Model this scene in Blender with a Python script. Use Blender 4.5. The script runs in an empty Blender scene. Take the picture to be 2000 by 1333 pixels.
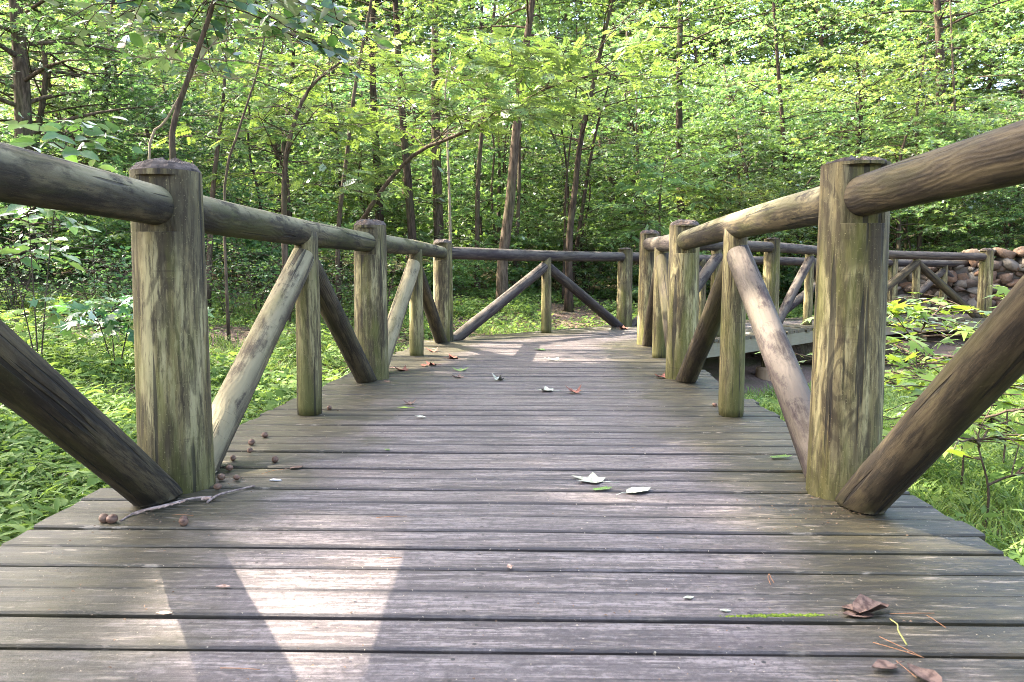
import bpy, math, random
import numpy as np
from mathutils import Vector, Matrix, Quaternion

SC = bpy.context.scene
COL = SC.collection
R_ = math.radians

# ------------------------------------------------------------------ camera, light, exposure
FPX, CX, CY = 1500.0, 1000.0, 666.5
PITCH = math.atan(129.5 / FPX)
EYE = np.array([0.0, 0.0, 0.75])
cam_d = bpy.data.cameras.new('camera')
cam = bpy.data.objects.new('camera', cam_d)
COL.objects.link(cam)
cam.location = EYE
cam.rotation_euler = (math.pi / 2 - PITCH, 0, 0)
cam_d.sensor_width = 36
cam_d.lens = 36 * FPX / 2000
cam_d.clip_start = 0.05
cam_d.clip_end = 500
cam_d.dof.use_dof = True
cam_d.dof.focus_distance = 4.2
cam_d.dof.aperture_fstop = 9.0
SC.camera = cam

SUN_T = Vector((1.0, -0.28, -1.0))           # the way the light travels
SUN_EL = math.atan2(1.0, math.hypot(SUN_T.x, SUN_T.y))
SUN_AZ = math.atan2(-SUN_T.x, -SUN_T.y)
w = bpy.data.worlds.new('World')
SC.world = w
w.use_nodes = True
bg = w.node_tree.nodes['Background']
sky = w.node_tree.nodes.new('ShaderNodeTexSky')
sky.sky_type = 'NISHITA'
sky.sun_disc = False
sky.sun_elevation = SUN_EL
sky.sun_rotation = SUN_AZ % (2 * math.pi)
sky.air_density = 0.8
sky.dust_density = 4.0
sky.ozone_density = 0.6
w.node_tree.links.new(sky.outputs[0], bg.inputs[0])
bg.inputs[1].default_value = 0.15
sl = bpy.data.lights.new('sun', 'SUN')
sl.energy = 3.2
sl.angle = R_(0.53)
sl.color = (1.0, 0.93, 0.82)
sun = bpy.data.objects.new('sun', sl)
COL.objects.link(sun)
sun.rotation_euler = SUN_T.to_track_quat('-Z', 'Y').to_euler()
sun.location = (-20, 5, 25)
SC.view_settings.view_transform = 'Standard'
SC.view_settings.look = 'None'
SC.view_settings.gamma = 1
SC.view_settings.exposure = 3.5
SC.view_settings.use_white_balance = True
SC.view_settings.white_balance_temperature = 6750
SC.cycles.use_denoising = True
SC.cycles.filter_width = 0.9
SC.cycles.denoising_prefilter = 'NONE'
SC.cycles.max_bounces = 8
SC.cycles.diffuse_bounces = 6
SC.cycles.glossy_bounces = 2
SC.cycles.transmission_bounces = 6
SC.cycles.sample_clamp_indirect = 2.0


def at(px, py, z=0.0):
    """the point of the plane at height z seen at this place of the photograph"""
    f = np.array([0, math.cos(PITCH), -math.sin(PITCH)])
    u = np.array([0, math.sin(PITCH), math.cos(PITCH)])
    r = f + np.array([1.0, 0, 0]) * (px - CX) / FPX - u * (py - CY) / FPX
    return EYE + r * (z - EYE[2]) / r[2]


def at_d(px, py, d):
    """the point at depth y = d seen at this place"""
    f = np.array([0, math.cos(PITCH), -math.sin(PITCH)])
    u = np.array([0, math.sin(PITCH), math.cos(PITCH)])
    r = f + np.array([1.0, 0, 0]) * (px - CX) / FPX - u * (py - CY) / FPX
    return EYE + r * d / r[1]


# ------------------------------------------------------------------ helpers
def tag(o, label=None, cat=None, group=None, kind=None):
    if label: o['label'] = label
    if cat: o['category'] = cat
    if group: o['group'] = group
    if kind: o['kind'] = kind
    return o


def thing(name, label, cat, loc=(0, 0, 0), group=None):
    o = bpy.data.objects.new(name, None)
    o.empty_display_size = 0.2
    COL.objects.link(o)
    o.location = loc
    return tag(o, label, cat, group)


def mesh(name, V, F, mat, smooth=False):
    """V (n,3), F triangles (m,3) array or list of polygons"""
    me = bpy.data.meshes.new(name)
    if isinstance(F, np.ndarray):
        n, m = len(V), len(F)
        k = F.shape[1]
        me.vertices.add(n)
        me.vertices.foreach_set('co', np.asarray(V, np.float32).ravel())
        me.loops.add(m * k)
        me.loops.foreach_set('vertex_index', F.astype(np.int32).ravel())
        me.polygons.add(m)
        me.polygons.foreach_set('loop_start', np.arange(0, m * k, k, dtype=np.int32))
        me.polygons.foreach_set('loop_total', np.full(m, k, np.int32))
        me.update(calc_edges=True)
    else:
        me.from_pydata([tuple(v) for v in V], [], F)
    if mat: me.materials.append(mat)
    if smooth:
        me.polygons.foreach_set('use_smooth', np.ones(len(me.polygons), dtype=bool))
    return me


def obj(name, me, parent=None, loc=(0, 0, 0), quat=None):
    o = bpy.data.objects.new(name, me)
    COL.objects.link(o)
    o.parent = parent
    o.location = loc
    if quat is not None:
        o.rotation_mode = 'QUATERNION'
        o.rotation_quaternion = quat
    return o


def nrm(a):
    return a / np.maximum(np.linalg.norm(a, axis=-1, keepdims=True), 1e-9)


def join(parts):
    Vs, Fs, o = [], [], 0
    for V, F in parts:
        Vs.append(V); Fs.append(F + o); o += len(V)
    return np.vstack(Vs), np.vstack(Fs)


def tube(P, rad, seg=6, cap=True):
    P = np.asarray(P, float)
    n = len(P)
    rad = np.broadcast_to(np.asarray(rad, float), (n,))
    T = nrm(np.gradient(P, axis=0))
    ref = np.array([1.0, 0.2, 0.1]) if abs(T[0][2]) > 0.8 else np.array([0.1, 0.1, 1.0])
    A = nrm(np.cross(T, ref)); B = np.cross(T, A)
    a = np.linspace(0, 2 * math.pi, seg, endpoint=False)
    V = (P[:, None] + rad[:, None, None] * (np.cos(a)[None, :, None] * A[:, None] + np.sin(a)[None, :, None] * B[:, None])).reshape(-1, 3)
    i = np.arange(n - 1)[:, None] * seg; j = np.arange(seg)[None]; j2 = (j + 1) % seg
    q0, q1, q2, q3 = i + j, i + j2, i + seg + j2, i + seg + j
    F = np.concatenate([np.stack([q0, q1, q2], -1).reshape(-1, 3), np.stack([q0, q2, q3], -1).reshape(-1, 3)])
    if cap:
        V = np.vstack([V, P[:1], P[-1:]])
        c0, c1 = n * seg, n * seg + 1
        jj = np.arange(seg); jn = (jj + 1) % seg
        F = np.vstack([F, np.stack([jn, jj, np.full(seg, c0)], -1), np.stack([(n - 1) * seg + jj, (n - 1) * seg + jn, np.full(seg, c1)], -1)])
    return V, F


def smooth_path(P, n):
    P = np.asarray(P, float)
    Q = np.vstack([2 * P[0] - P[1], P, 2 * P[-1] - P[-2]])
    out = []
    for t in np.linspace(0, len(P) - 1 - 1e-6, n):
        i = int(t); u = t - i
        a, b, c, d = Q[i], Q[i + 1], Q[i + 2], Q[i + 3]
        out.append(0.5 * (2 * b + (c - a) * u + (2 * a - 5 * b + 4 * c - d) * u * u + (3 * b - a - 3 * c + d) * u ** 3))
    return np.array(out)


def vnoise(x, y, seed=0):
    """smooth value noise, vectorised, 0..1"""
    x = np.asarray(x, float); y = np.asarray(y, float)
    xi = np.floor(x); yi = np.floor(y)
    fx = x - xi; fy = y - yi
    fx = fx * fx * (3 - 2 * fx); fy = fy * fy * (3 - 2 * fy)
    h = lambda a, b: np.modf(np.abs(np.sin(a * 127.1 + b * 311.7 + seed * 74.7) * 43758.5453))[0]
    return (h(xi, yi) * (1 - fx) + h(xi + 1, yi) * fx) * (1 - fy) + (h(xi, yi + 1) * (1 - fx) + h(xi + 1, yi + 1) * fx) * fy


# ------------------------------------------------------------------ materials
class NT:
    def __init__(s, name):
        s.m = bpy.data.materials.new(name)
        s.m.use_nodes = True
        s.t = s.m.node_tree
        s.t.nodes.clear()
        s.out = s.t.nodes.new('ShaderNodeOutputMaterial')

    def n(s, typ, ins=None, **props):
        nd = s.t.nodes.new('ShaderNode' + typ)
        for k, v in props.items(): setattr(nd, k, v)
        for k, v in (ins or {}).items(): s.set(nd.inputs[k], v)
        return nd

    def set(s, sock, v):
        if isinstance(v, bpy.types.NodeSocket): s.t.links.new(v, sock)
        elif isinstance(v, (tuple, list)) and len(v) == 3 and sock.type == 'RGBA': sock.default_value = (*v, 1)
        else: sock.default_value = v

    def math(s, op, a, b=None, clamp=False):
        nd = s.n('Math', {0: a}, operation=op, use_clamp=clamp)
        if b is not None: s.set(nd.inputs[1], b)
        return nd.outputs[0]

    def vmath(s, op, a, b=None):
        nd = s.n('VectorMath', {0: a}, operation=op)
        if b is not None: s.set(nd.inputs[1], b)
        return nd.outputs['Value'] if op == 'LENGTH' else nd.outputs[0]

    def noise(s, vec, scale, detail=4, rough=0.55, dist=0.0):
        return s.n('TexNoise', {'Vector': vec, 'Scale': scale, 'Detail': detail, 'Roughness': rough, 'Distortion': dist}).outputs['Fac']

    def ramp(s, fac, lo, hi, a=0.0, b=1.0):
        return s.n('MapRange', {0: fac, 1: lo, 2: hi, 3: a, 4: b}, interpolation_type='SMOOTHSTEP').outputs[0]

    def mix(s, fac, a, b, blend='MIX'):
        nd = s.n('Mix', None, data_type='RGBA', blend_type=blend)
        s.set(nd.inputs[0], fac); s.set(nd.inputs[6], a); s.set(nd.inputs[7], b)
        return nd.outputs[2]

    def bsdf(s, color, rough=0.8, bump=None, bump_s=0.3, bump_d=0.01, spec=0.3):
        p = s.n('BsdfPrincipled', {'Base Color': color, 'Roughness': rough, 'Specular IOR Level': spec})
        if bump is not None:
            b = s.n('Bump', {'Strength': bump_s, 'Distance': bump_d, 'Height': bump})
            s.t.links.new(b.outputs[0], p.inputs['Normal'])
        s.t.links.new(p.outputs[0], s.out.inputs[0])
        return s.m


def log_material(name, pale, mid, dark, algae, algae_amt, stain_amt, lichen=None, ring_amt=0.55, upright=False):
    """weathered round timber: growth rings cut by the surface, streaks, stains, algae"""
    s = NT(name)
    tc = s.n('TexCoord').outputs['Object']
    rnd = s.n('ObjectInfo').outputs['Random']
    off = s.n('CombineXYZ', {0: s.math('MULTIPLY', rnd, 31.0), 1: s.math('MULTIPLY', rnd, 17.0), 2: s.math('MULTIPLY', rnd, 53.0)}).outputs[0]
    v = s.vmath('ADD', tc, off)
    sx = s.n('SeparateXYZ', {0: tc})
    warp = s.noise(s.vmath('MULTIPLY', v, (5.0, 5.0, 2.1)), 1.0, 2)
    warp2 = s.noise(s.vmath('MULTIPLY', v, (16.0, 16.0, 5.0)), 1.0, 2)
    cx = s.math('ADD', sx.outputs[0], s.math('MULTIPLY', s.math('SUBTRACT', rnd, 0.5), 0.12))
    cy = s.math('ADD', sx.outputs[1], 0.03)
    rad = s.math('SQRT', s.math('ADD', s.math('MULTIPLY', cx, cx), s.math('MULTIPLY', cy, cy)))
    rr = s.math('ADD', rad, s.math('ADD', s.math('MULTIPLY', warp, 0.10), s.math('MULTIPLY', warp2, 0.018)))
    ring = s.math('MULTIPLY_ADD', s.math('SINE', s.math('MULTIPLY', rr, 560.0)), 0.5)
    ring.node.inputs[2].default_value = 0.5
    ringmask = s.ramp(s.noise(s.vmath('MULTIPLY', v, (4.0, 4.0, 1.6)), 1.3, 2), 0.42, 0.62)
    fine = s.noise(s.vmath('MULTIPLY', v, (55.0, 55.0, 5.0)), 1.0, 6, 0.75)
    streak = s.noise(s.vmath('MULTIPLY', v, (24.0, 24.0, 1.3)), 1.0, 4)
    stain = s.noise(s.vmath('MULTIPLY', v, (6.0, 6.0, 2.2)), 1.0, 5, 0.6, 0.4)
    c = s.mix(s.ramp(streak, 0.40, 0.62), mid, pale)
    mott = s.noise(s.vmath('MULTIPLY', v, (24.0, 24.0, 3.0)), 1.0, 9, 0.76)
    c = s.mix(s.math('MULTIPLY', s.math('MULTIPLY', s.ramp(ring, 0.45, 0.95), ringmask), ring_amt), c, dark)
    c = s.mix(s.math('MULTIPLY', s.ramp(fine, 0.49, 0.60), 0.7), c, dark)
    c = s.mix(s.math('MULTIPLY', s.ramp(mott, 0.50, 0.56), 0.6), c, dark)
    c = s.mix(s.math('MULTIPLY', s.ramp(mott, 0.47, 0.41), 0.6), c, pale)
    c = s.mix(s.math('MULTIPLY', s.ramp(stain, 0.48, 0.60), stain_amt), c, dark)
    if lichen:
        nz = s.n('SeparateXYZ', {0: s.n('NewGeometry').outputs['Normal']}).outputs[2]
        top = s.math('MULTIPLY', s.ramp(nz, -0.1, 0.65), s.ramp(s.noise(s.vmath('MULTIPLY', v, (9.0, 9.0, 4.0)), 1.0, 8, 0.72), 0.39, 0.53))
        c = s.mix(s.math('MULTIPLY', top, 0.85), c, lichen)
    alg = s.ramp(s.noise(s.vmath('MULTIPLY', s.vmath('ADD', v, (7.0, 3.0, 1.0)), (7.0, 7.0, 1.4)), 1.0, 5, 0.6), 0.47, 0.66)
    c = s.mix(s.math('MULTIPLY', alg, algae_amt), c, algae)
    if upright:
        drip = s.ramp(s.math('ADD', sx.outputs[2], s.math('MULTIPLY', s.math('SUBTRACT', streak, 0.5), 1.5)), 0.78, 1.22)
        c = s.mix(s.math('MULTIPLY', drip, 0.7), c, dark)
        foot = s.ramp(s.math('ADD', sx.outputs[2], s.math('MULTIPLY', s.math('SUBTRACT', mott, 0.5), 1.2)), 0.32, 0.02)
        c = s.mix(s.math('MULTIPLY', foot, 0.65), c, tuple(x * 0.55 for x in algae))
    hc = s.math('MULTIPLY', s.ramp(s.noise(s.vmath('MULTIPLY', v, (4.0, 4.0, 60.0)), 1.0, 3, 0.5), 0.655, 0.685), s.ramp(mott, 0.42, 0.55))
    c = s.mix(s.math('MULTIPLY', hc, 0.3), c, dark)
    spk = s.ramp(s.noise(v, 160.0, 2), 0.66, 0.72)
    c = s.mix(s.math('MULTIPLY', spk, 0.4), c, pale)
    chk = s.ramp(s.noise(s.vmath('MULTIPLY', v, (34.0, 34.0, 1.1)), 1.0, 2, 0.4), 0.645, 0.67)
    c = s.mix(s.math('MULTIPLY', chk, 0.75), c, (0.012, 0.01, 0.008))
    h = s.math('SUBTRACT', s.math('ADD', s.math('MULTIPLY', fine, 0.5), s.math('MULTIPLY', ring, 0.12)), chk)
    return s.bsdf(c, 0.82, h, 0.8, 0.008, 0.25)


M = {}
M['post'] = log_material('post_wood', (0.29, 0.25, 0.125), (0.145, 0.112, 0.047), (0.024, 0.017, 0.0095), (0.09, 0.092, 0.014), 0.6, 0.62, None, 0.6, True)
M['baluster'] = log_material('baluster_wood', (0.225, 0.192, 0.09), (0.12, 0.094, 0.040), (0.024, 0.017, 0.0095), (0.08, 0.081, 0.014), 0.55, 0.5, None, 0.6, True)
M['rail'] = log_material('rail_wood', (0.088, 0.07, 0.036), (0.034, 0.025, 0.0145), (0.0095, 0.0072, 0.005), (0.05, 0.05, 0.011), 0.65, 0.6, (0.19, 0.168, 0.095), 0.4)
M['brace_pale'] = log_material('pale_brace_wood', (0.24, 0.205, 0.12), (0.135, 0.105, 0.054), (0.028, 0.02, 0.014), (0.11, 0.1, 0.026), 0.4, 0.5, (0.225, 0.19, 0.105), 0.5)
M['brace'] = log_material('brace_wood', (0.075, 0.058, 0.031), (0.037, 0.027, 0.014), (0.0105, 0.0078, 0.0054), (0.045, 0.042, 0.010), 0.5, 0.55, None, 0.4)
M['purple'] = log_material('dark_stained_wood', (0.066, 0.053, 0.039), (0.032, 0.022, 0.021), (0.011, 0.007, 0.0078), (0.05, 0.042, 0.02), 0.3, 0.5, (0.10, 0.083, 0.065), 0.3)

s = NT('post_end_grain')
tc = s.n('TexCoord').outputs['Object']
sep = s.n('SeparateXYZ', {0: tc})
rad = s.vmath('LENGTH', s.n('CombineXYZ', {0: sep.outputs[0], 1: sep.outputs[1]}).outputs[0])
wv = s.math('SINE', s.math('MULTIPLY', s.math('ADD', rad, s.math('MULTIPLY', s.noise(tc, 9.0), 0.03)), 600.0))
nz = s.noise(tc, 30.0, 6, 0.7)
c = s.mix(s.ramp(nz, 0.35, 0.7), (0.022, 0.016, 0.013), (0.095, 0.074, 0.06))
c = s.mix(s.ramp(s.noise(s.vmath('ADD', tc, s.n('ObjectInfo').outputs['Location']), 7.0, 3), 0.56, 0.72), c, (0.17, 0.11, 0.068))
M['cap'] = s.bsdf(c, 0.9, s.math('ADD', s.math('MULTIPLY', wv, 0.15), nz), 0.7, 0.008)


def deck_material():
    s = NT('weathered_deck_boards')
    uv = s.n('UVMap', uv_map='grain').outputs[0]
    ed = s.n('SeparateXYZ', {0: s.n('UVMap', uv_map='ends').outputs[0]})
    isl = s.n('NewGeometry').outputs['Random Per Island']
    v = s.n('CombineXYZ', {0: s.n('SeparateXYZ', {0: uv}).outputs[0], 1: s.n('SeparateXYZ', {0: uv}).outputs[1], 2: s.math('MULTIPLY', isl, 40.0)}).outputs[0]
    warp = s.noise(s.vmath('MULTIPLY', v, (2.2, 9.0, 1.0)), 1.0, 3)
    sv = s.n('SeparateXYZ', {0: v})
    rr = s.math('ADD', sv.outputs[1], s.math('MULTIPLY', warp, 0.085))
    ring = s.math('MULTIPLY_ADD', s.math('SINE', s.math('MULTIPLY', rr, 520.0)), 0.5)
    ring.node.inputs[2].default_value = 0.5
    fine = s.noise(s.vmath('MULTIPLY', v, (7.0, 125.0, 1.0)), 1.0, 7, 0.75)
    mid = s.noise(s.vmath('MULTIPLY', v, (3.0, 38.0, 1.0)), 1.0, 8, 0.75)
    acr = s.n('SeparateXYZ', {0: s.n('UVMap', uv_map='across').outputs[0]})
    big = s.noise(s.vmath('MULTIPLY', v, (3.0, 12.0, 1.0)), 1.0, 4)
    tone = s.n('ValToRGB', {0: isl})
    e = tone.color_ramp.elements
    e[0].color = (0.038, 0.029, 0.027, 1); e[1].color = (0.092, 0.075, 0.071, 1)
    k = e.new(0.45); k.color = (0.063, 0.049, 0.047, 1)
    c = tone.outputs[0]
    c = s.mix(s.math('MULTIPLY', s.ramp(mid, 0.47, 0.55), 0.8), c, (0.205, 0.174, 0.163))
    c = s.mix(s.math('MULTIPLY', s.ramp(ring, 0.55, 0.95), 0.32), c, (0.068, 0.055, 0.055))
    c = s.mix(s.math('MULTIPLY', s.ramp(fine, 0.50, 0.57), 0.82), c, (0.026, 0.019, 0.0185))
    c = s.mix(s.math('MULTIPLY', s.ramp(big, 0.5, 0.68), 0.45), c, (0.075, 0.06, 0.062))
    grit = s.noise(s.n('NewGeometry').outputs['Position'], 55.0, 8, 0.75)
    c = s.mix(s.math('MULTIPLY', s.ramp(grit, 0.49, 0.58), 0.6), c, (0.034, 0.026, 0.024))
    c = s.mix(s.math('MULTIPLY', s.ramp(grit, 0.45, 0.36), 0.35), c, (0.22, 0.195, 0.182))
    edg = s.math('MINIMUM', acr.outputs[0], acr.outputs[1])
    c = s.mix(s.math('MULTIPLY', s.ramp(s.math('ADD', edg, s.math('MULTIPLY', mid, 0.024)), 0.036, 0.016), 0.92), c, (0.03, 0.023, 0.019))
    ue = ed.outputs[0]
    jit = s.math('MULTIPLY', s.math('SUBTRACT', isl, 0.5), 0.05)
    du = s.math('MINIMUM', s.math('MINIMUM', s.math('ABSOLUTE', s.math('SUBTRACT', ue, s.math('ADD', jit, 0.75))), s.math('ABSOLUTE', s.math('SUBTRACT', ue, s.math('SUBTRACT', 1.36, jit)))), s.math('ABSOLUTE', s.math('SUBTRACT', ue, s.math('ADD', jit, 1.95))))
    dv = s.math('ABSOLUTE', s.math('SUBTRACT', edg, s.math('ADD', 0.03, s.math('MULTIPLY', jit, 0.25))))
    nail = s.math('SQRT', s.math('ADD', s.math('MULTIPLY', du, du), s.math('MULTIPLY', dv, dv)))
    c = s.mix(s.math('MULTIPLY', s.ramp(nail, 0.014, 0.004), 0.4), c, (0.05, 0.03, 0.02))
    c = s.mix(s.ramp(nail, 0.0052, 0.0040), c, (0.012, 0.010, 0.009))
    # algae and damp along the ends of the boards, below the railings
    en = s.math('MINIMUM', ed.outputs[0], ed.outputs[1])
    pos = s.n('NewGeometry').outputs['Position']
    blot = s.noise(s.vmath('MULTIPLY', pos, (1.0, 1.0, 0.0)), 2.4, 4, 0.6)
    blot2 = s.noise(s.vmath('MULTIPLY', v, (7.0, 40.0, 1.0)), 1.0, 5, 0.65)
    damp = s.ramp(s.math('SUBTRACT', s.math('ADD', en, s.math('MULTIPLY', blot2, 0.5)), s.math('MULTIPLY', blot, 1.0)), 0.62, 0.18)
    c = s.mix(s.math('MULTIPLY', damp, 0.92), c, s.mix(s.ramp(blot2, 0.4, 0.65), (0.020, 0.017, 0.006), (0.052, 0.043, 0.017)))
    # pale worn flakes
    fl = s.math('MULTIPLY', s.ramp(s.noise(s.vmath('MULTIPLY', v, (9.0, 70.0, 1.0)), 1.0, 6, 0.7), 0.57, 0.66), s.ramp(en, 1.1, 0.2, 0.4, 1.0))
    c = s.mix(s.math('MULTIPLY', fl, 0.6), c, (0.29, 0.245, 0.185))
    crk = s.ramp(s.noise(s.vmath('MULTIPLY', v, (1.6, 75.0, 1.0)), 1.0, 3, 0.5), 0.69, 0.72)
    c = s.mix(s.math('MULTIPLY', crk, 0.85), c, (0.02, 0.016, 0.015))
    spk = s.ramp(s.noise(s.vmath('MULTIPLY', pos, (1.0, 1.0, 1.0)), 95.0, 2), 0.715, 0.75)
    c = s.mix(s.math('MULTIPLY', spk, 0.75), c, (0.42, 0.35, 0.24))
    dk = s.ramp(s.noise(s.vmath('MULTIPLY', pos, (1.0, 2.0, 1.0)), 38.0, 2), 0.735, 0.755)
    c = s.mix(s.math('MULTIPLY', dk, 0.8), c, (0.03, 0.024, 0.02))
    rough = s.n('MapRange', {0: fine, 1: 0.3, 2: 0.7, 3: 0.42, 4: 0.62}).outputs[0]
    h = s.math('SUBTRACT', s.math('ADD', s.math('MULTIPLY', fine, 0.6), s.math('MULTIPLY', grit, 0.5)), crk)
    return s.bsdf(c, rough, h, 0.6, 0.004, 0.5)


M['deck'] = deck_material()

s = NT('rim_board_wood')
tc = s.n('TexCoord').outputs['Object']
g = s.noise(s.vmath('MULTIPLY', tc, (6.0, 6.0, 60.0)), 1.0, 4)
d = s.noise(s.vmath('MULTIPLY', tc, (9.0, 9.0, 1.2)), 1.0, 3)
c = s.mix(g, (0.12, 0.105, 0.068), (0.20, 0.178, 0.12))
c = s.mix(s.math('MULTIPLY', s.ramp(d, 0.52, 0.66), 0.6), c, (0.14, 0.09, 0.05))
M['rim'] = s.bsdf(c, 0.85, g, 0.3, 0.005)
s = NT('dark_timber')
tc = s.n('TexCoord').outputs['Object']
g = s.noise(s.vmath('MULTIPLY', tc, (8.0, 8.0, 8.0)), 1.0, 4)
M['joist'] = s.bsdf(s.mix(g, (0.03, 0.024, 0.018), (0.07, 0.055, 0.04)), 0.9)


def bark_material(name, a, b, moss=(0.07, 0.085, 0.03), moss_amt=0.3):
    s = NT(name)
    tc = s.n('TexCoord').outputs['Object']
    g = s.noise(s.vmath('MULTIPLY', tc, (26.0, 26.0, 5.0)), 1.0, 6, 0.65)
    h = s.noise(s.vmath('MULTIPLY', tc, (3.0, 3.0, 1.2)), 1.0, 4)
    c = s.mix(s.ramp(g, 0.35, 0.68), a, b)
    c = s.mix(s.math('MULTIPLY', s.ramp(h, 0.48, 0.66), moss_amt), c, moss)
    return s.bsdf(c, 0.92, g, 0.8, 0.02, 0.1)


M['bark_dark'] = bark_material('dark_bark', (0.022, 0.016, 0.012), (0.075, 0.052, 0.038))
M['bark_grey'] = bark_material('grey_brown_bark', (0.04, 0.029, 0.021), (0.12, 0.088, 0.062))
M['bark_pale'] = bark_material('pale_bark', (0.16, 0.12, 0.085), (0.34, 0.28, 0.2), (0.2, 0.19, 0.09), 0.4)


def leaf_material(name, a, b, tr, trans=0.45, gloss=0.14, rough=0.5, vary=True):
    s = NT(name)
    g = s.n('NewGeometry')
    isl = g.outputs['Random Per Island']
    rnd = s.n('ObjectInfo').outputs['Random'] if vary else s.n('Value').outputs[0]
    if not vary: rnd.default_value = 0.48
    c = s.mix(s.ramp(isl, 0.1, 0.95), a, b)
    k = s.math('ADD', 0.68, s.math('MULTIPLY', rnd, 0.64))
    r2 = s.math('FRACT', s.math('MULTIPLY', rnd, 7.31))
    kv = s.n('CombineXYZ', {0: s.math('MULTIPLY', k, s.math('ADD', 0.76, s.math('MULTIPLY', r2, 0.38))), 1: k, 2: s.math('MULTIPLY', k, s.math('SUBTRACT', 1.25, s.math('MULTIPLY', r2, 0.5)))}).outputs[0]
    c = s.mix(1.0, c, kv, 'MULTIPLY')
    t = s.mix(1.0, s.mix(isl, tr, tuple(x * 0.7 for x in tr)), kv, 'MULTIPLY')
    df = s.n('BsdfDiffuse', {'Color': c}); tl = s.n('BsdfTranslucent', {'Color': t})
    gl = s.n('BsdfGlossy', {'Color': (1, 1, 1), 'Roughness': rough})
    m1 = s.n('MixShader', {0: trans, 1: df.outputs[0], 2: tl.outputs[0]})
    fr = s.n('Fresnel', {'IOR': 1.45}).outputs[0]
    m2 = s.n('MixShader', {0: s.math('MULTIPLY', fr, gloss * 2.2, True), 1: m1.outputs[0], 2: gl.outputs[0]})
    s.t.links.new(m2.outputs[0], s.out.inputs[0])
    return s.m


M['leaf_mid'] = leaf_material('green_leaf', (0.05, 0.105, 0.034), (0.09, 0.155, 0.055), (0.21, 0.36, 0.075), 0.5)
M['leaf_dark'] = leaf_material('deep_green_leaf', (0.042, 0.088, 0.031), (0.072, 0.13, 0.047), (0.16, 0.29, 0.06), 0.47)
M['leaf_light'] = leaf_material('fresh_green_leaf', (0.072, 0.13, 0.042), (0.118, 0.185, 0.068), (0.29, 0.43, 0.09), 0.52)
M['leaf_feather'] = leaf_material('feathery_leaf', (0.075, 0.145, 0.055), (0.125, 0.20, 0.08), (0.20, 0.33, 0.06), 0.42, 0.08, 0.6)
M['leaf_blue'] = leaf_material('bluish_green_leaf', (0.055, 0.11, 0.045), (0.085, 0.15, 0.065), (0.16, 0.29, 0.04), 0.4, 0.3, 0.4)
M['leaf_star'] = leaf_material('yellow_green_leaf', (0.095, 0.17, 0.028), (0.17, 0.24, 0.04), (0.40, 0.52, 0.04), 0.52, 0.15, 0.5, False)
M['weed'] = leaf_material('weed_leaf', (0.085, 0.145, 0.035), (0.15, 0.215, 0.06), (0.25, 0.37, 0.06), 0.4, 0.05, 0.6, False)
M['grass'] = leaf_material('grass_blade', (0.10, 0.165, 0.03), (0.175, 0.235, 0.06), (0.28, 0.40, 0.06), 0.4, 0.12, 0.5, False)
M['litter'] = leaf_material('dead_leaf', (0.09, 0.052, 0.03), (0.24, 0.15, 0.095), (0.10, 0.05, 0.02), 0.15, 0.15, 0.5, False)

s = NT('woodland_soil')
tc = s.n('NewGeometry').outputs['Position']
g = s.noise(tc, 1.1, 5, 0.6); f = s.noise(tc, 34.0, 6, 0.75)
c = s.mix(f, (0.055, 0.036, 0.027), (0.27, 0.185, 0.14))
c = s.mix(s.math('MULTIPLY', s.ramp(g, 0.45, 0.62), 0.6), c, (0.06, 0.085, 0.025))
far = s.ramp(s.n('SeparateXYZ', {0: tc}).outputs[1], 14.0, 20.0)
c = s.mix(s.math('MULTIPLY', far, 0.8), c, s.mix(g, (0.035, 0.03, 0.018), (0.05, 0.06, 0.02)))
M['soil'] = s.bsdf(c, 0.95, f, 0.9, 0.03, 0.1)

s = NT('field_stone')
isl = s.n('NewGeometry').outputs['Random Per Island']
tc = s.n('NewGeometry').outputs['Position']
tone = s.n('ValToRGB', {0: isl}); e = tone.color_ramp.elements
e[0].color = (0.06, 0.05, 0.04, 1); e[1].color = (0.135, 0.12, 0.098, 1)
k = e.new(0.35); k.color = (0.12, 0.066, 0.037, 1)
k = e.new(0.65); k.color = (0.10, 0.083, 0.062, 1)
f = s.noise(tc, 9.0, 6, 0.65)
c = s.mix(s.math('MULTIPLY', s.ramp(f, 0.5, 0.75), 0.6), tone.outputs[0], (0.12, 0.10, 0.085))
c = s.mix(s.math('MULTIPLY', s.ramp(f, 0.45, 0.3), 0.4), c, (0.22, 0.20, 0.17))
M['stone'] = s.bsdf(c, 0.9, f, 0.8, 0.03)
s = NT('wall_mortar')
f = s.noise(s.n('NewGeometry').outputs['Position'], 20.0, 5)
M['mortar'] = s.bsdf(s.mix(f, (0.045, 0.038, 0.03), (0.09, 0.075, 0.06)), 0.95, f, 0.5, 0.02)
s = NT('footing_clay')
f = s.noise(s.n('TexCoord').outputs['Object'], 14.0, 4)
M['footing'] = s.bsdf(s.mix(f, (0.32, 0.20, 0.11), (0.42, 0.29, 0.18)), 0.9, f, 0.3, 0.01)


def simple(name, a, b, scale=40.0, rough=0.7, bump=0.4):
    s = NT(name)
    f = s.noise(s.n('TexCoord').outputs['Object'], scale, 4)
    return s.bsdf(s.mix(s.ramp(f, 0.35, 0.65), a, b), rough, f, bump, 0.004)


s = NT('nut_husk')
f = s.noise(s.vmath('MULTIPLY', s.n('TexCoord').outputs['Object'], (60.0, 60.0, 120.0)), 1.0, 5)
c = s.mix(s.ramp(f, 0.35, 0.65), (0.06, 0.03, 0.02), (0.17, 0.095, 0.062))
M['nut'] = s.bsdf(s.mix(s.math('MULTIPLY', s.n('ObjectInfo').outputs['Random'], 0.6), c, (0.16, 0.10, 0.06)), 0.6, f, 0.5, 0.003)

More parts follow.
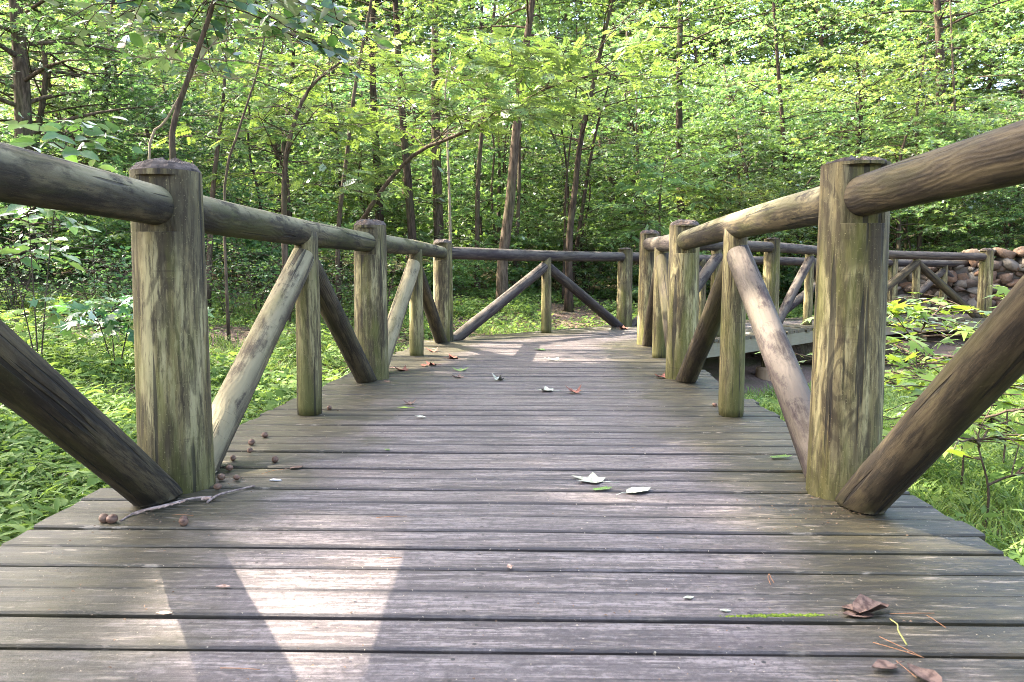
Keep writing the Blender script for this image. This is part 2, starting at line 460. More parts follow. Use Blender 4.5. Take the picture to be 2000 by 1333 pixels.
M['leaf_pale'] = simple('pale_leaf_underside', (0.20, 0.21, 0.15), (0.46, 0.47, 0.38), 55.0, 0.7, 0.5)
M['leaf_green_fallen'] = leaf_material('fallen_green_leaf', (0.14, 0.25, 0.03), (0.18, 0.28, 0.04), (0.2, 0.3, 0.03), 0.3)
M['leaf_brown'] = simple('brown_dead_leaf', (0.06, 0.034, 0.025), (0.17, 0.11, 0.082), 60.0)
M['leaf_red'] = simple('reddish_dead_leaf', (0.10, 0.032, 0.022), (0.22, 0.085, 0.055), 60.0)
M['needle'] = simple('pine_needle', (0.26, 0.11, 0.045), (0.38, 0.19, 0.09), 60.0)
M['twig'] = simple('dry_twig', (0.12, 0.085, 0.075), (0.30, 0.235, 0.20), 60.0, 0.85)
M['flake'] = simple('bark_flake', (0.22, 0.135, 0.095), (0.42, 0.29, 0.22), 60.0, 0.85)
M['white_bit'] = simple('bleached_bark', (0.45, 0.42, 0.4), (0.7, 0.67, 0.65), 80.0)
M['moss'] = simple('bright_moss', (0.05, 0.085, 0.008), (0.12, 0.165, 0.014), 120.0, 0.95, 1.0)
M['stem'] = simple('green_stem', (0.2, 0.2, 0.06), (0.3, 0.28, 0.09), 50.0)

# ------------------------------------------------------------------ plan of the boardwalk
xy = lambda p: np.array([p[0], p[1]])
L = [np.array([-1.16, -0.06]), xy(at(346, 948)), xy(at(726, 739)), xy(at(866, 667)), xy(at(1219, 637)), np.array([4.25, 12.75]), np.array([7.1, 14.4]), np.array([9.7, 15.6])]
Rr = [np.array([1.05, 0.08]), xy(at(1645, 962)), xy(at(1331, 739)), xy(at(1264, 673)), np.array([3.5, 10.4]), np.array([5.32, 12.45]), np.array([8.3, 13.5])]
EXT = np.array([-1.2, -3.2])
# matched stations of the two deck edges (outer, inner), 0.26 m outside the posts
stations = [((-1.45, -3.4), (1.30, -3.4)), ((-1.44, 0.0), (1.30, 0.0)), (L[1] + (-.25, 0), Rr[1] + (.22, 0)), (L[2] + (-.24, 0.02), Rr[2] + (.24, 0)),
            (L[3] + (-.22, .12), Rr[3] + (.22, 0)), (L[4] + (-.17, .2), np.array([2.95, 9.45])), (L[5] + (-.12, .22), np.array([4.6, 11.2])),
            (L[6] + (-.1, .23), np.array([6.7, 12.72])), (L[7] + (-.1, .23), np.array([10.2, 14.0]))]
SO = np.array([a for a, b in stations], float)
SI = np.array([b for a, b in stations], float)
MIDL = (SO + SI) / 2


def seg_dist(X, Y, poly):
    """distance to polyline and side (+ = left of travel)"""
    best = np.full(np.shape(X), 1e9); side = np.zeros(np.shape(X))
    for a, b in zip(poly[:-1], poly[1:]):
        d = b - a; L2 = (d ** 2).sum()
        t = np.clip(((X - a[0]) * d[0] + (Y - a[1]) * d[1]) / L2, 0, 1)
        dx = X - a[0] - t * d[0]; dy = Y - a[1] - t * d[1]
        q = np.hypot(dx, dy)
        sd = np.sign(d[0] * (Y - a[1]) - d[1] * (X - a[0]))
        m = q < best
        best = np.where(m, q, best); side = np.where(m, sd, side)
    return best, side


EXTL = np.vstack([MIDL, MIDL[-1:] + (MIDL[-1] - MIDL[-2]) * 12])


def ground_z(X, Y):
    X = np.asarray(X, float); Y = np.asarray(Y, float)
    d, sd = seg_dist(X, Y, EXTL)
    out = np.maximum(0, d - 2.0)
    rise = 0.135 * out + 0.05 * np.maximum(0, out - 9) + 0.12 * np.maximum(0, out - 20)
    rise = np.where(sd > 0, rise, 0.05 * np.maximum(0, d - 8) + 0.1 * np.maximum(0, d - 16))
    low = 0.5 * np.exp(-(((X - 5.0) / 3.6) ** 2 + ((Y - 7.0) / 4.8) ** 2))
    z = -0.33 + rise - low - 0.12 * np.exp(-((d - 1.5) / 1.0) ** 2) * (sd < 0)
    z = z + 0.10 * (vnoise(X * 0.7, Y * 0.7, 3) - 0.5) * np.clip(d - 1.2, 0, 1) + 0.05 * (vnoise(X * 2.3, Y * 2.3, 5) - 0.5)
    return np.minimum(z, np.where(d < 1.7, -0.27, 99))


# ------------------------------------------------------------------ ground
def grid(x0, x1, y0, y1, n, m):
    gx, gy = np.meshgrid(np.linspace(x0, x1, n), np.linspace(y0, y1, m))
    return gx, gy


u = np.linspace(-1, 1, 241); v = np.linspace(0, 1, 241)
gx, gy = np.meshgrid(np.sign(u) * (np.abs(u) * 14 + 106 * np.abs(u) ** 4), -12 + v * 30 + 112 * v ** 4)
gz = ground_z(gx, gy)
V = np.stack([gx, gy, gz], -1).reshape(-1, 3)
i, j = np.meshgrid(np.arange(240), np.arange(240))
q = (j * 241 + i).ravel()
F = np.stack([q, q + 1, q + 242, q + 241], -1)
tag(obj('ground', mesh('ground', V, F, M['soil'], True)), kind='structure')

# ------------------------------------------------------------------ boardwalk deck
rng = np.random.default_rng(4)
walk = thing('boardwalk', 'weathered grey plank boardwalk curving right between log railings', 'boardwalk', (0, 0, -0.3))
DECKZ = 0.3


def edge_at(poly, s):
    i = min(int(s), len(poly) - 2)
    return poly[i] + (poly[i + 1] - poly[i]) * (s - i)


# parameter along the stations with even spacing on the mid line
ss = np.linspace(0, len(stations) - 1, 3000)
mid = np.array([(edge_at(SO, a) + edge_at(SI, a)) / 2 for a in ss])
arc = np.concatenate([[0], np.cumsum(np.linalg.norm(np.diff(mid, axis=0), axis=1))])
pitch = 0.1435
nb = int(arc[-1] / pitch)
Vd, Fd, UV, EN, AC = [], [], [], [], []
NX = 26
for b in range(nb):
    s0 = np.interp(b * pitch, arc, ss); s1 = np.interp((b + 1) * pitch, arc, ss)
    A0, A1, B0, B1 = edge_at(SO, s0), edge_at(SO, s1), edge_at(SI, s0), edge_at(SI, s1)
    wig = rng.normal(0, 0.012, 2)
    da = nrm(B0 - A0)
    A0 = A0 + da * wig[0]; A1 = A1 + da * wig[0]; B0 = B0 + da * wig[1]; B1 = B1 + da * wig[1]
    gap = 0.0050 + 0.0036 * rng.random()
    ln = np.linalg.norm(B0 - A0)
    zt = rng.normal(0, 0.0020); uo = rng.random() * 20; vo = rng.random() * 9
    cup = rng.normal(0.0008, 0.0008)
    t = np.linspace(0, 1, NX)
    wd = np.linalg.norm(A1 - A0)
    nA = (A1 - A0) / wd
    j0 = gap + np.interp(t, np.linspace(0, 1, 9), rng.normal(0, 0.0011, 9)) + np.abs(rng.normal(0, 0.0005, NX))
    j1 = gap + np.interp(t, np.linspace(0, 1, 9), rng.normal(0, 0.0011, 9)) + np.abs(rng.normal(0, 0.0005, NX))
    E0 = A0 + (B0 - A0) * t[:, None]; E1 = A1 + (B1 - A1) * t[:, None]
    dv = E1 - E0; wl = np.linalg.norm(dv, axis=1); dv = dv / wl[:, None]
    zc = np.interp(t, np.linspace(0, 1, 5), rng.normal(0, 0.0014, 5))
    base = sum(len(x) for x in Vd)
    rows = []
    # cross profile: bottom edge, side, bevel, top x3, bevel, side, bottom
    prof = [(j0, -0.04), (j0, -0.005), (j0 + 0.004, 0.0), ((j0 + wl - j1) / 2, -cup * 2), (wl - j1 - 0.004, 0.0), (wl - j1, -0.005), (wl - j1, -0.04)]
    for off, h in prof:
        p = E0 + dv * np.asarray(off)[:, None]
        rows.append(np.column_stack([p, zt + zc + h + DECKZ]))
    Vd.append(np.concatenate(rows))
    offs = [np.asarray(o) * np.ones(NX) for o, h in prof]
    for r in range(6):
        for k in range(NX - 1):
            a = r * NX + k
            Fd.append((base + a, base + a + 1, base + a + NX + 1, base + a + NX))
            for (rr, kk) in ((r, k), (r, k + 1), (r + 1, k + 1), (r + 1, k)):
                UV.append((uo + t[kk] * ln, vo + offs[rr][kk] + 0.03 * (rr in (0, 6))))
                EN.append((t[kk] * ln, (1 - t[kk]) * ln))
                AC.append((offs[rr][kk], wl[kk] - offs[rr][kk]))
    for k, rv in ((0, False), (NX - 1, True)):
        f = [base + r * NX + k for r in range(7)]
        f = f if not rv else f[::-1]
        Fd.append(tuple(f))
        for r in (range(7) if not rv else range(6, -1, -1)):
            UV.append((uo + t[k] * ln, vo + offs[r][k])); EN.append((t[k] * ln, (1 - t[k]) * ln)); AC.append((offs[r][k], wl[k] - offs[r][k]))
me = mesh('deck', np.concatenate(Vd), Fd, M['deck'])
me.uv_layers.new(name='grain').data.foreach_set('uv', np.array(UV, np.float32).ravel())
me.uv_layers.new(name='ends').data.foreach_set('uv', np.array(EN, np.float32).ravel())
me.uv_layers.new(name='across').data.foreach_set('uv', np.array(AC, np.float32).ravel())
me.validate()
obj('deck', me, walk)


def prism(a, b, z0, z1, th):
    a = np.asarray(a, float); b = np.asarray(b, float)
    d = nrm(b - a); n = np.array([-d[1], d[0]]) * th / 2
    c = [a - n, b - n, b + n, a + n]
    V = [(*p, z0) for p in c] + [(*p, z1) for p in c]
    F = [(3, 2, 1, 0), (4, 5, 6, 7), (0, 1, 5, 4), (1, 2, 6, 5), (2, 3, 7, 6), (3, 0, 4, 7)]
    return np.array(V), F


for poly, sgn in ((SO, 1), (SI, -1)):
    for a, b in zip(poly[:-1], poly[1:]):
        d = nrm(b - a); n = np.array([-d[1], d[0]]) * sgn
        V, F = prism(a - n * 0.03, b - n * 0.03, -0.205 + DECKZ, -0.042 + DECKZ, 0.04)
        obj('rim_board', mesh('rim_board', V, F, M['rim']), walk)
for f in (0.28, 0.5, 0.72):
    for a, b in zip(range(len(SO) - 1), range(1, len(SO))):
        pa = SO[a] * (1 - f) + SI[a] * f; pb = SO[b] * (1 - f) + SI[b] * f
        V, F = prism(pa, pb, -0.24 + DECKZ, -0.043 + DECKZ, 0.05)
        obj('joist', mesh('joist', V, F, M['joist']), walk)


# ------------------------------------------------------------------ logs
def log(name, p0, p1, r0, r1, mat, parent, base, seed, seg=28, clipz=None, clip_plane=None, bend=0.006, lump=0.012, rings=None):
    """a round timber from p0 to p1 whose own z axis is its length"""
    rg = np.random.default_rng(seed)
    p0 = np.asarray(p0, float); p1 = np.asarray(p1, float)
    ln = np.linalg.norm(p1 - p0); n = rings or max(8, int(ln / 0.045))
    z = np.linspace(0, ln, n); t = z / ln
    a = np.linspace(0, 2 * math.pi, seg, endpoint=False)
    ph = rg.random(4) * 6.28
    rad = (r0 + (r1 - r0) * t)[:, None] * (1 + lump * np.sin(2 * a[None] + ph[0] + 2.0 * t[:, None]) + lump * 0.7 * np.sin(3 * a[None] + ph[1] - 3 * t[:, None])
                                           + 0.008 * np.sin(17 * t[:, None] + ph[2] + a[None]))
    for _ in range(rg.integers(1, 4)):           # knots
        kt, ka = rg.random(), rg.random() * 6.28
        da = np.angle(np.exp(1j * (a[None] - ka)))
        rad = rad * (1 + 0.05 * np.exp(-((z[:, None] - kt * ln) / 0.035) ** 2 - (da / 0.35) ** 2))
    bx = bend * np.sin(math.pi * t + 0) * math.cos(ph[3]); by = bend * np.sin(math.pi * t) * math.sin(ph[3])
    V = np.stack([bx[:, None] + rad * np.cos(a), by[:, None] + rad * np.sin(a), np.broadcast_to(z[:, None], rad.shape)], -1).reshape(-1, 3)
    ring = []
    # rounded arrises at both ends
    V = V.reshape(n, seg, 3)
    V[0, :, :2] *= 0.95; V[-1, :, :2] *= 0.95
    V = V.reshape(-1, 3)
    V = np.vstack([V, [[0, 0, 0]], [[0, 0, ln]]])
    dirv = Vector((p1 - p0)).normalized()
    qt = dirv.to_track_quat('Z', 'X')
    rot = np.array(qt.to_matrix())
    W = V @ rot.T + p0
    ax = np.array(dirv)
    if clipz is not None and abs(ax[2]) > 0.05:   # sawn level where it stands on the deck
        low = W[:, 2] < clipz
        k = (clipz - W[low, 2]) / ax[2]
        W[low] += ax * k[:, None]
    if clip_plane is not None:                     # sawn plumb against the upright
        pt, nn = clip_plane
        dd = (W - pt) @ nn
        m = dd > 0
        W[m] -= ax * (dd[m] / (ax @ nn))[:, None]
    V = (W - p0) @ rot
    q = np.arange(n - 1)[:, None] * seg; jj = np.arange(seg)[None]; j2 = (jj + 1) % seg
    Fq = np.stack([q + jj, q + j2, q + seg + j2, q + seg + jj], -1).reshape(-1, 4)
    F = [tuple(x) for x in Fq.tolist()]
    c0, c1 = n * seg, n * seg + 1
    F += [((k + 1) % seg, k, c0) for k in range(seg)] + [((n - 1) * seg + k, (n - 1) * seg + (k + 1) % seg, c1) for k in range(seg)]
    me = mesh(name, V, F, mat)
    sm = np.zeros(len(me.polygons), bool); sm[:len(Fq)] = True
    me.polygons.foreach_set('use_smooth', sm)
    return obj(name, me, parent, p0 - base, qt)


def post(pos, H, r, dirs, zrail, rr, parent, base, seed):
    """thick post: notched flat where rails are let in, chamfered weathered top"""
    rg = np.random.default_rng(seed)
    seg = 40
    a = np.linspace(0, 2 * math.pi, seg, endpoint=False)
    zs = np.concatenate([np.linspace(-0.25, zrail - rr - 0.02, 26), [zrail - rr - 0.018], np.linspace(zrail - rr + 0.02, zrail + rr - 0.005, 5), [zrail + rr + 0.028, zrail + rr + 0.030], np.linspace(zrail + rr + 0.04, H - 0.05, 4)])
    ph = rg.random(4) * 6.28
    rows = []
    for z in zs:
        t = max(0, z) / H
        rad = r * (1.05 - 0.07 * t + 0.03 * math.exp(-max(0, z) / 0.12)) * (1 + 0.012 * np.sin(2 * a + ph[0] + 1.5 * t) + 0.010 * np.sin(3 * a + ph[1] - 2 * t) + 0.006 * np.sin(7 * a + ph[2]))
        x, y = rad * np.cos(a), rad * np.sin(a)
        if zrail - rr - 0.019 <= z <= zrail + rr + 0.029:
            for d in dirs:
                dd = x * d[0] + y * d[1]
                ex = np.maximum(0, dd - (r - 0.024))
                x, y = x - ex * d[0], y - ex * d[1]
        rows.append(np.stack([x, y, np.full(seg, z)], -1))
    lean = rg.normal(0, 0.004, 2)
    V = np.concatenate(rows)
    V[:, 0] += lean[0] * V[:, 2]; V[:, 1] += lean[1] * V[:, 2]
    n = len(zs)
    F = []
    for k in range(n - 1):
        for j in range(seg):
            F.append((k * seg + j, k * seg + (j + 1) % seg, (k + 1) * seg + (j + 1) % seg, (k + 1) * seg + j))
    o = obj('post', mesh('post', V, F, M['post']), parent, np.array([pos[0], pos[1], 0.0]) - base)
    sm = np.ones(len(o.data.polygons), bool); o.data.polygons.foreach_set('use_smooth', sm)
    o.data.set_sharp_from_angle(angle=R_(35))
    # chamfered top
    top = V[-seg:]
    cen = top.mean(0)
    rows = [top]
    for f, h in ((0.985, 0.004), (0.84, 0.026), (0.55, 0.033), (0.28, 0.039)):
        rows.append(cen + (top - cen) * f + np.column_stack([np.zeros((seg, 2)), h + 0.005 * np.sin(4 * a + ph[3]) * (f < 0.9) + rg.normal(0, 0.0035, seg)]))
    W = np.vstack(rows + [[cen + (0, 0, 0.041)]])
    F = []
    for k in range(len(rows) - 1):
        for j in range(seg):
            F.append((k * seg + j, k * seg + (j + 1) % seg, (k + 1) * seg + (j + 1) % seg, (k + 1) * seg + j))
    e = (len(rows) - 1) * seg
    F += [(e + j, e + (j + 1) % seg, e + seg) for j in range(seg)]
    obj('post_top', mesh('post_top', W - cen, F, M['cap']), o, cen)
    return o


def railing(name, label, pts, H, zr, base, mats, seed, side):
    """posts joined by a round top rail; in each bay a slim upright and two braces"""
    base = np.asarray(base, float)
    root = thing(name, label, 'railing', base)
    n = len(pts)
    for k, p in enumerate(pts):
        dirs = []
        if k > 0: dirs.append(nrm(pts[k - 1] - p))
        if k < n - 1: dirs.append(nrm(pts[k + 1] - p))
        post(p, H[k], mats['r'][k], dirs, zr[k], 0.070, root, base, seed + k)
    for k in range(n - 1):
        a, b = pts[k], pts[k + 1]
        d = nrm(b - a); nn = np.array([d[1], -d[0]]) * side       # towards the walkway
        za, zb = zr[k], zr[k + 1]
        ra = 0.069
        log('rail', (*(a + d * (mats['r'][k] - 0.075)), za), (*(b - d * (mats['r'][k + 1] - 0.075)), zb), ra + 0.002, ra - 0.002, mats['rail'][k], root, base, seed * 3 + k, bend=0.012)
        m = (a + b) / 2 + nn * 0.012
        zm = (za + zb) / 2
        log('baluster', (*m, -0.002), (*m, zm - 0.005), 0.068, 0.061, M['baluster'], root, base, seed * 5 + k, seg=24)
        for e, sg, key in ((a, 1, 0), (b, -1, 1)):
            dd = d * sg
            foot = np.array([*(e + dd * 0.145), 0.0]); head = np.array([*(m - nn * 0.012 - dd * 0.02), zm - 0.145])
            ax = nrm(head - foot)
            log('brace', foot - ax * 0.12, head + ax * 0.14, 0.069, 0.064, mats['brace'][k][key], root, base, seed * 7 + 2 * k + key,
                clipz=0.004, clip_plane=(np.array([*(m - nn * 0.012), 0]), np.array([dd[0], dd[1], 0.0])), seg=24)
    return root


br, bp, pu = M['brace'], M['brace_pale'], M['purple']
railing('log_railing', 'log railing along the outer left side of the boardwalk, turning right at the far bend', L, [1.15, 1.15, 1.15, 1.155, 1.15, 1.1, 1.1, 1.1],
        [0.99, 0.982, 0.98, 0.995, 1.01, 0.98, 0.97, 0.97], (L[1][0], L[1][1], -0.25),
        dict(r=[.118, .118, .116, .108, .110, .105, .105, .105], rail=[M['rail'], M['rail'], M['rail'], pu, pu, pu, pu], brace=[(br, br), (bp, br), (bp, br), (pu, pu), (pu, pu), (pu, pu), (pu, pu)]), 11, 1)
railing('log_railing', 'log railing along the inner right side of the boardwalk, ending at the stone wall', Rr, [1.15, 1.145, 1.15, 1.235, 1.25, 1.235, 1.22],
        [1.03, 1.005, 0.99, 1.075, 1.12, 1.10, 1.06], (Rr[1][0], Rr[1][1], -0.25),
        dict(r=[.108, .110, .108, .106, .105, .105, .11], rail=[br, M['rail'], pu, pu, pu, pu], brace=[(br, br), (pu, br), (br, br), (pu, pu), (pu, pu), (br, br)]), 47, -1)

# support piers under the far leg
for k, p in enumerate([Rr[4], Rr[5], Rr[3], L[5], np.array([6.9, 12.95]), Rr[2], L[2], L[3], L[4]]):
    gzv = float(ground_z(p[0], p[1]))
    low = min(gzv, -0.3)
    pv = log('support_pier', (*p, low - 0.2), (*p, -0.25), 0.105, 0.1, M['baluster'], walk, np.array([0, 0, -0.3]), 300 + k)
    if low < -0.5:
        ring = np.linspace(0, 2 * math.pi, 24, endpoint=False)
        prof = [(0.0, -0.3), (0.175, -0.3), (0.17, 0.12), (0.155, 0.15), (0.0, 0.15)]
        Vf = np.array([(r * math.cos(q), r * math.sin(q), h) for r, h in prof for q in ring])
        Ff = [(a_ * 24 + j, a_ * 24 + (j + 1) % 24, (a_ + 1) * 24 + (j + 1) % 24, (a_ + 1) * 24 + j) for a_ in range(4) for j in range(24)]
        ft = obj('footing', mesh('footing', Vf, Ff, M['footing']), pv)
        ft.location = (0, 0, 0.2)

# ------------------------------------------------------------------ leaf shapes (x across, y along, z up), triangles
def leaf_oval(w=0.27, fold=0.06, curl=0.12):
    ys = [0.0, 0.18, 0.45, 0.75, 1.0]; ws = [0, 0.75, 1.0, 0.62, 0]
    V = [(0, y, -curl * y * y) for y in ys]
    Lf = [(-w * k, y, fold * k - curl * y * y) for y, k in zip(ys[1:4], ws[1:4])]
    Rt = [(w * k, y, fold * k - curl * y * y) for y, k in zip(ys[1:4], ws[1:4])]
    V += Lf + Rt
    T = [(0, 1, 5), (1, 6, 5), (1, 2, 6), (2, 7, 6), (2, 3, 7), (3, 4, 7)]
    T += [(0, 8, 1), (1, 8, 9), (1, 9, 2), (2, 9, 10), (2, 10, 3), (3, 10, 4)]
    return np.array(V, float), np.array(T)


def leaf_small(w=0.3, fold=0.07):
    V = [(0, 0, 0), (-w, 0.45, fold), (0, 1, -0.1), (w, 0.45, fold), (0, 0.45, 0)]
    return np.array(V, float), np.array([(0, 4, 1), (1, 4, 2), (0, 3, 4), (3, 2, 4)])


def leaf_star(lobes=5, inner=0.34, spread=250):
    V = [(0, 0.30, 0.02)]
    n = lobes
    outl = [(0, 0.0)]
    for k in range(n):
        an = R_(-spread / 2 + spread * k / (n - 1))
        ln = 0.72 if k == n // 2 else (0.60 if k in (n // 2 - 1, n // 2 + 1) else 0.42)
        outl.append((ln * math.sin(an), 0.30 + ln * math.cos(an)))
        if k < n - 1:
            am = R_(-spread / 2 + spread * (k + 0.5) / (n - 1))
            outl.append((inner * 0.72 * math.sin(am), 0.30 + inner * 0.72 * math.cos(am)))
    for k, (x, y) in enumerate(outl):
        V.append((x, y, -0.09 * (x * x + (y - .3) ** 2) * 2 + (0.03 if k % 2 == 0 else 0)))
    m = len(outl)
    T = [(0, 1 + (k + 1) % m, 1 + k) for k in range(m)]
    return np.array(V, float), np.array(T)


def leaf_pinnate(pairs=6):
    parts = []
    Vs, Ts = leaf_small(0.34, 0.05)
    for k in range(pairs):
        y = 0.15 + 0.75 * k / pairs
        for sd in (-1, 1):
            an = R_(62) * sd
            Rm = np.array([[math.cos(an), math.sin(an), 0], [-math.sin(an), math.cos(an), 0], [0, 0, 1]])
            parts.append(((Vs * 0.24) @ Rm.T + (0, y, -0.12 * y * y), Ts))
    parts.append((Vs * 0.24 + (0, 0.88, -0.1), Ts))
    V, T = join(parts)
    r = np.array([(-0.006, 0, 0), (0.006, 0, 0), (0, 0.9, -0.1)])
    return join([(V, T), (r, np.array([(0, 1, 2)]))])


def blade():
    V, T = [], []
    for k, (y, z, wd) in enumerate([(0, 0, .03), (0.12, 0.42, .032), (0.34, 0.78, .024), (0.68, 0.95, .0)]):
        V += [(-wd, y, z), (wd, y, z)]
    for k in range(3):
        a = 2 * k
        T += [(a, a + 1, a + 3), (a, a + 3, a + 2)]
    return np.array(V, float), np.array(T)


TM = dict(oval=leaf_oval(), small=leaf_small(), star=leaf_star(), lance=leaf_oval(0.125, 0.04, 0.3), pin=leaf_pinnate(), tri=leaf_star(3, 0.5, 150), blade=blade())


def scatter(tm, P, Fw, U, S):
    V, T = tm
    P = np.asarray(P); Fw = nrm(np.asarray(Fw)); Rt = nrm(np.cross(Fw, U)); U2 = np.cross(Rt, Fw)
    W = P[:, None] + np.asarray(S)[:, None, None] * (V[None, :, :1] * Rt[:, None] + V[None, :, 1:2] * Fw[:, None] + V[None, :, 2:] * U2[:, None])
    F = T[None] + (np.arange(len(P)) * len(V))[:, None, None]
    return W.reshape(-1, 3), F.reshape(-1, 3)


def interp_path(P, t):
    x = t * (len(P) - 1); i = min(int(x), len(P) - 2)
    return P[i] + (P[i + 1] - P[i]) * (x - i)


def tree_geo(seed, path, r0, t0=0.25, nl=22, R=2.0, leaf='star', ls=0.11, ntw=8, nlf=11, up=0.35, droop=0.25, r1=0.3, seg=9, jit=0.5, limb_r=0.28, keep=None, bias=None):
    rg = np.random.default_rng(seed)
    path = smooth_path(path, 18)
    hgt = path[-1][2]
    rr = r0 * (1 - (1 - r1) * np.linspace(0, 1, 18)); rr[0] *= 1.35; rr[1] *= 1.1
    wood = [tube(path, rr, seg)]
    P, Fw, U, S = [], [], [], []
    for i in range(nl):
        q = (i + rg.random()) / nl
        t = t0 + (1 - t0) * q
        p = interp_path(path, min(t, 0.999))
        az = i * 2.4 + rg.normal() * 0.5
        Lm = R * (0.45 + 0.75 * math.sin(math.pi * min(1, q * 0.75 + 0.2))) * rg.uniform(0.65, 1.2)
        d = np.array([math.cos(az), math.sin(az), up * rg.uniform(0.3, 1.5)])
        if bias is not None: d = nrm(d + np.array(bias)) * 1.05
        s_ = np.linspace(0, 1, 7)[:, None]
        lat = np.array([-d[1], d[0], 0]) * rg.normal() * 0.18
        pts = p + d * Lm * s_ + lat * Lm * s_ ** 2 - np.array([0, 0, droop * Lm]) * s_ ** 2 + rg.normal(0, 0.02, (7, 3)) * s_
        if keep is not None and r0 >= 0.19 and not keep(smooth_path(pts, 40), True).all(): continue
        lr = max(0.007, r0 * limb_r * (1.15 - 0.7 * t))
        wood.append(tube(pts, np.linspace(lr, 0.004, 7), 5, False))
        for k in range(ntw + 1):
            sv = 0.22 + 0.78 * (k + rg.random() * 0.8) / (ntw + 1)
            pq = interp_path(pts, min(sv, 0.999))
            sg = 1 if k % 2 else -1
            an = sg * rg.uniform(0.5, 1.25) if k < ntw else rg.normal() * 0.2
            dh = nrm(d * (1, 1, 0.4))
            td = np.array([dh[0] * math.cos(an) - dh[1] * math.sin(an), dh[0] * math.sin(an) + dh[1] * math.cos(an), dh[2] + rg.normal(0.05, 0.22)])
            tl = Lm * 0.42 * (1.15 - sv) + rg.uniform(0.18, 0.42)
            s3 = np.linspace(0, 1, 4)[:, None]
            tp = pq + td * tl * s3 - np.array([0, 0, 0.2 * tl]) * s3 ** 2
            if seg > 6: wood.append(tube(tp, np.linspace(0.005, 0.002, 4), 3, False))
            nn = nlf
            uu = (np.arange(nn) + rg.random(nn)) / nn
            pos = pq + td * tl * uu[:, None] - np.array([0, 0, 0.2 * tl]) * uu[:, None] ** 2
            sgn = np.where(np.arange(nn) % 2, 1, -1)
            aa = sgn * rg.uniform(0.4, 1.3, nn)
            f = np.stack([td[0] * np.cos(aa) - td[1] * np.sin(aa), td[0] * np.sin(aa) + td[1] * np.cos(aa), td[2] * 0.5 + rg.normal(-0.2, 0.3, nn)], -1)
            P.append(pos); Fw.append(f); U.append(np.array([0, 0, 1.0]) + rg.normal(0, jit, (nn, 3))); S.append(ls * rg.uniform(0.6, 1.25, nn))
    P, Fw, U, S = np.vstack(P), np.vstack(Fw), np.vstack(U), np.concatenate(S)
    if keep is not None:
        m = keep(P)
        P, Fw, U, S = P[m], Fw[m], U[m], S[m]
    return join(wood), scatter(TM[leaf], P, Fw, U, S)


def tree(name, label, cat, loc, geo, bark, leafm, group=None):
    root = thing(name, label, cat, loc, group)
    (V, F), (LV, LF) = geo
    obj('trunk', mesh('trunk', V, F, M[bark], True), root)
    obj('crown', mesh('crown', LV, LF, M[leafm]), root)
    return root


def copy_tree(o, loc, rz, sc, label=None, group=None):
    c = o.copy(); COL.objects.link(c)
    c.location = loc; c.rotation_euler = (0, 0, rz); c.scale = (sc, sc, sc)
    if label: c['label'] = label
    if group: c['group'] = group
    for ch in o.children:
        k = ch.copy(); COL.objects.link(k); k.parent = c
    return c


def gp(x, y): return (x, y, float(ground_z(x, y)) - 0.05)


def pxpath(pts, d):
    """trunk path seen through these places of the photograph, standing at depth d (local to its foot)"""
    top = [at_d(x, y, d) for x, y in pts]
    x0, y0 = top[0][0], top[0][1]
    g = gp(x0, y0)
    P = np.array([(x0, y0, g[2])] + [p for p in top if p[2] > g[2] + 0.2]) - np.array(g)
    return g, P


PATCH = [(-0.49, 1.72, 0.44, 0.275), (0.0, 8.5, 1.9, 0.85), (0.65, 6.7, 0.55, 0.2), (1.1, 9.7, 0.8, 0.35), (-0.3, 7.3, 0.4, 0.15), (1.6, 10.6, 0.5, 0.4), (-1.0, 3.0, 0.12, 0.2)]  # sun patches: crown leaves whose shadow would land here are left out


DAPPLE = [(-3.6, 5.5, 1.6, 1.6), (-3.0, 10.5, 1.6, 1.3), (0.5, 13.0, 3.5, 1.4), (3.4, 5.2, 1.7, 2.6), (5.5, 8.0, 1.6, 1.6), (2.4, 3.0, 0.8, 0.8), (-2.6, 2.2, 0.7, 0.6), (-5.5, 8.5, 1.5, 1.2)]  # crown leaves thinned here so dappled sun reaches the ground


def keep_at(loc):
    loc = np.array(loc)

    def keep(P, strict=False):
        W = P + loc
        X = W[:, 0] + SUN_T.x * W[:, 2]; Y = W[:, 1] + SUN_T.y * W[:, 2]
        m = np.ones(len(P), bool)
        for cx, cy, rx, ry in PATCH:
            m &= ((X - cx) / rx) ** 4 + ((Y - cy) / ry) ** 4 > 1
        if strict: return m
        for cx, cy, rx, ry in DAPPLE:
            m &= (((X - cx) / rx) ** 2 + ((Y - cy) / ry) ** 2 > 1) | (vnoise(X * 2.2, Y * 2.2, 6) > 0.62)
        return m
    return keep


# ------------------------------------------------------------------ trees with trunks one can tell apart
rs = random.Random(7)


def hero(label, pts, d, r, bark, leafm, leaf='star', ext=4.0, name='broadleaf_tree', ls=0.12, yj=0.0, **kw):
    r *= 0.8
    g, P = pxpath(pts, d)
    if ext:
        dv = nrm(P[-1] - P[-2]); dv[2] = max(dv[2], 0.5)
        P = np.vstack([P, P[-1] + dv * ext * 0.5, P[-1] + dv * ext + (0.1, 0.2, 0.2)])
    P[1:, 1] += np.linspace(0, yj, len(P) - 1)
    return tree(name, label, 'tree', g, tree_geo(rs.randint(0, 9999), P, r, leaf=leaf, ls=ls, keep=keep_at(g), **kw), bark, leafm)


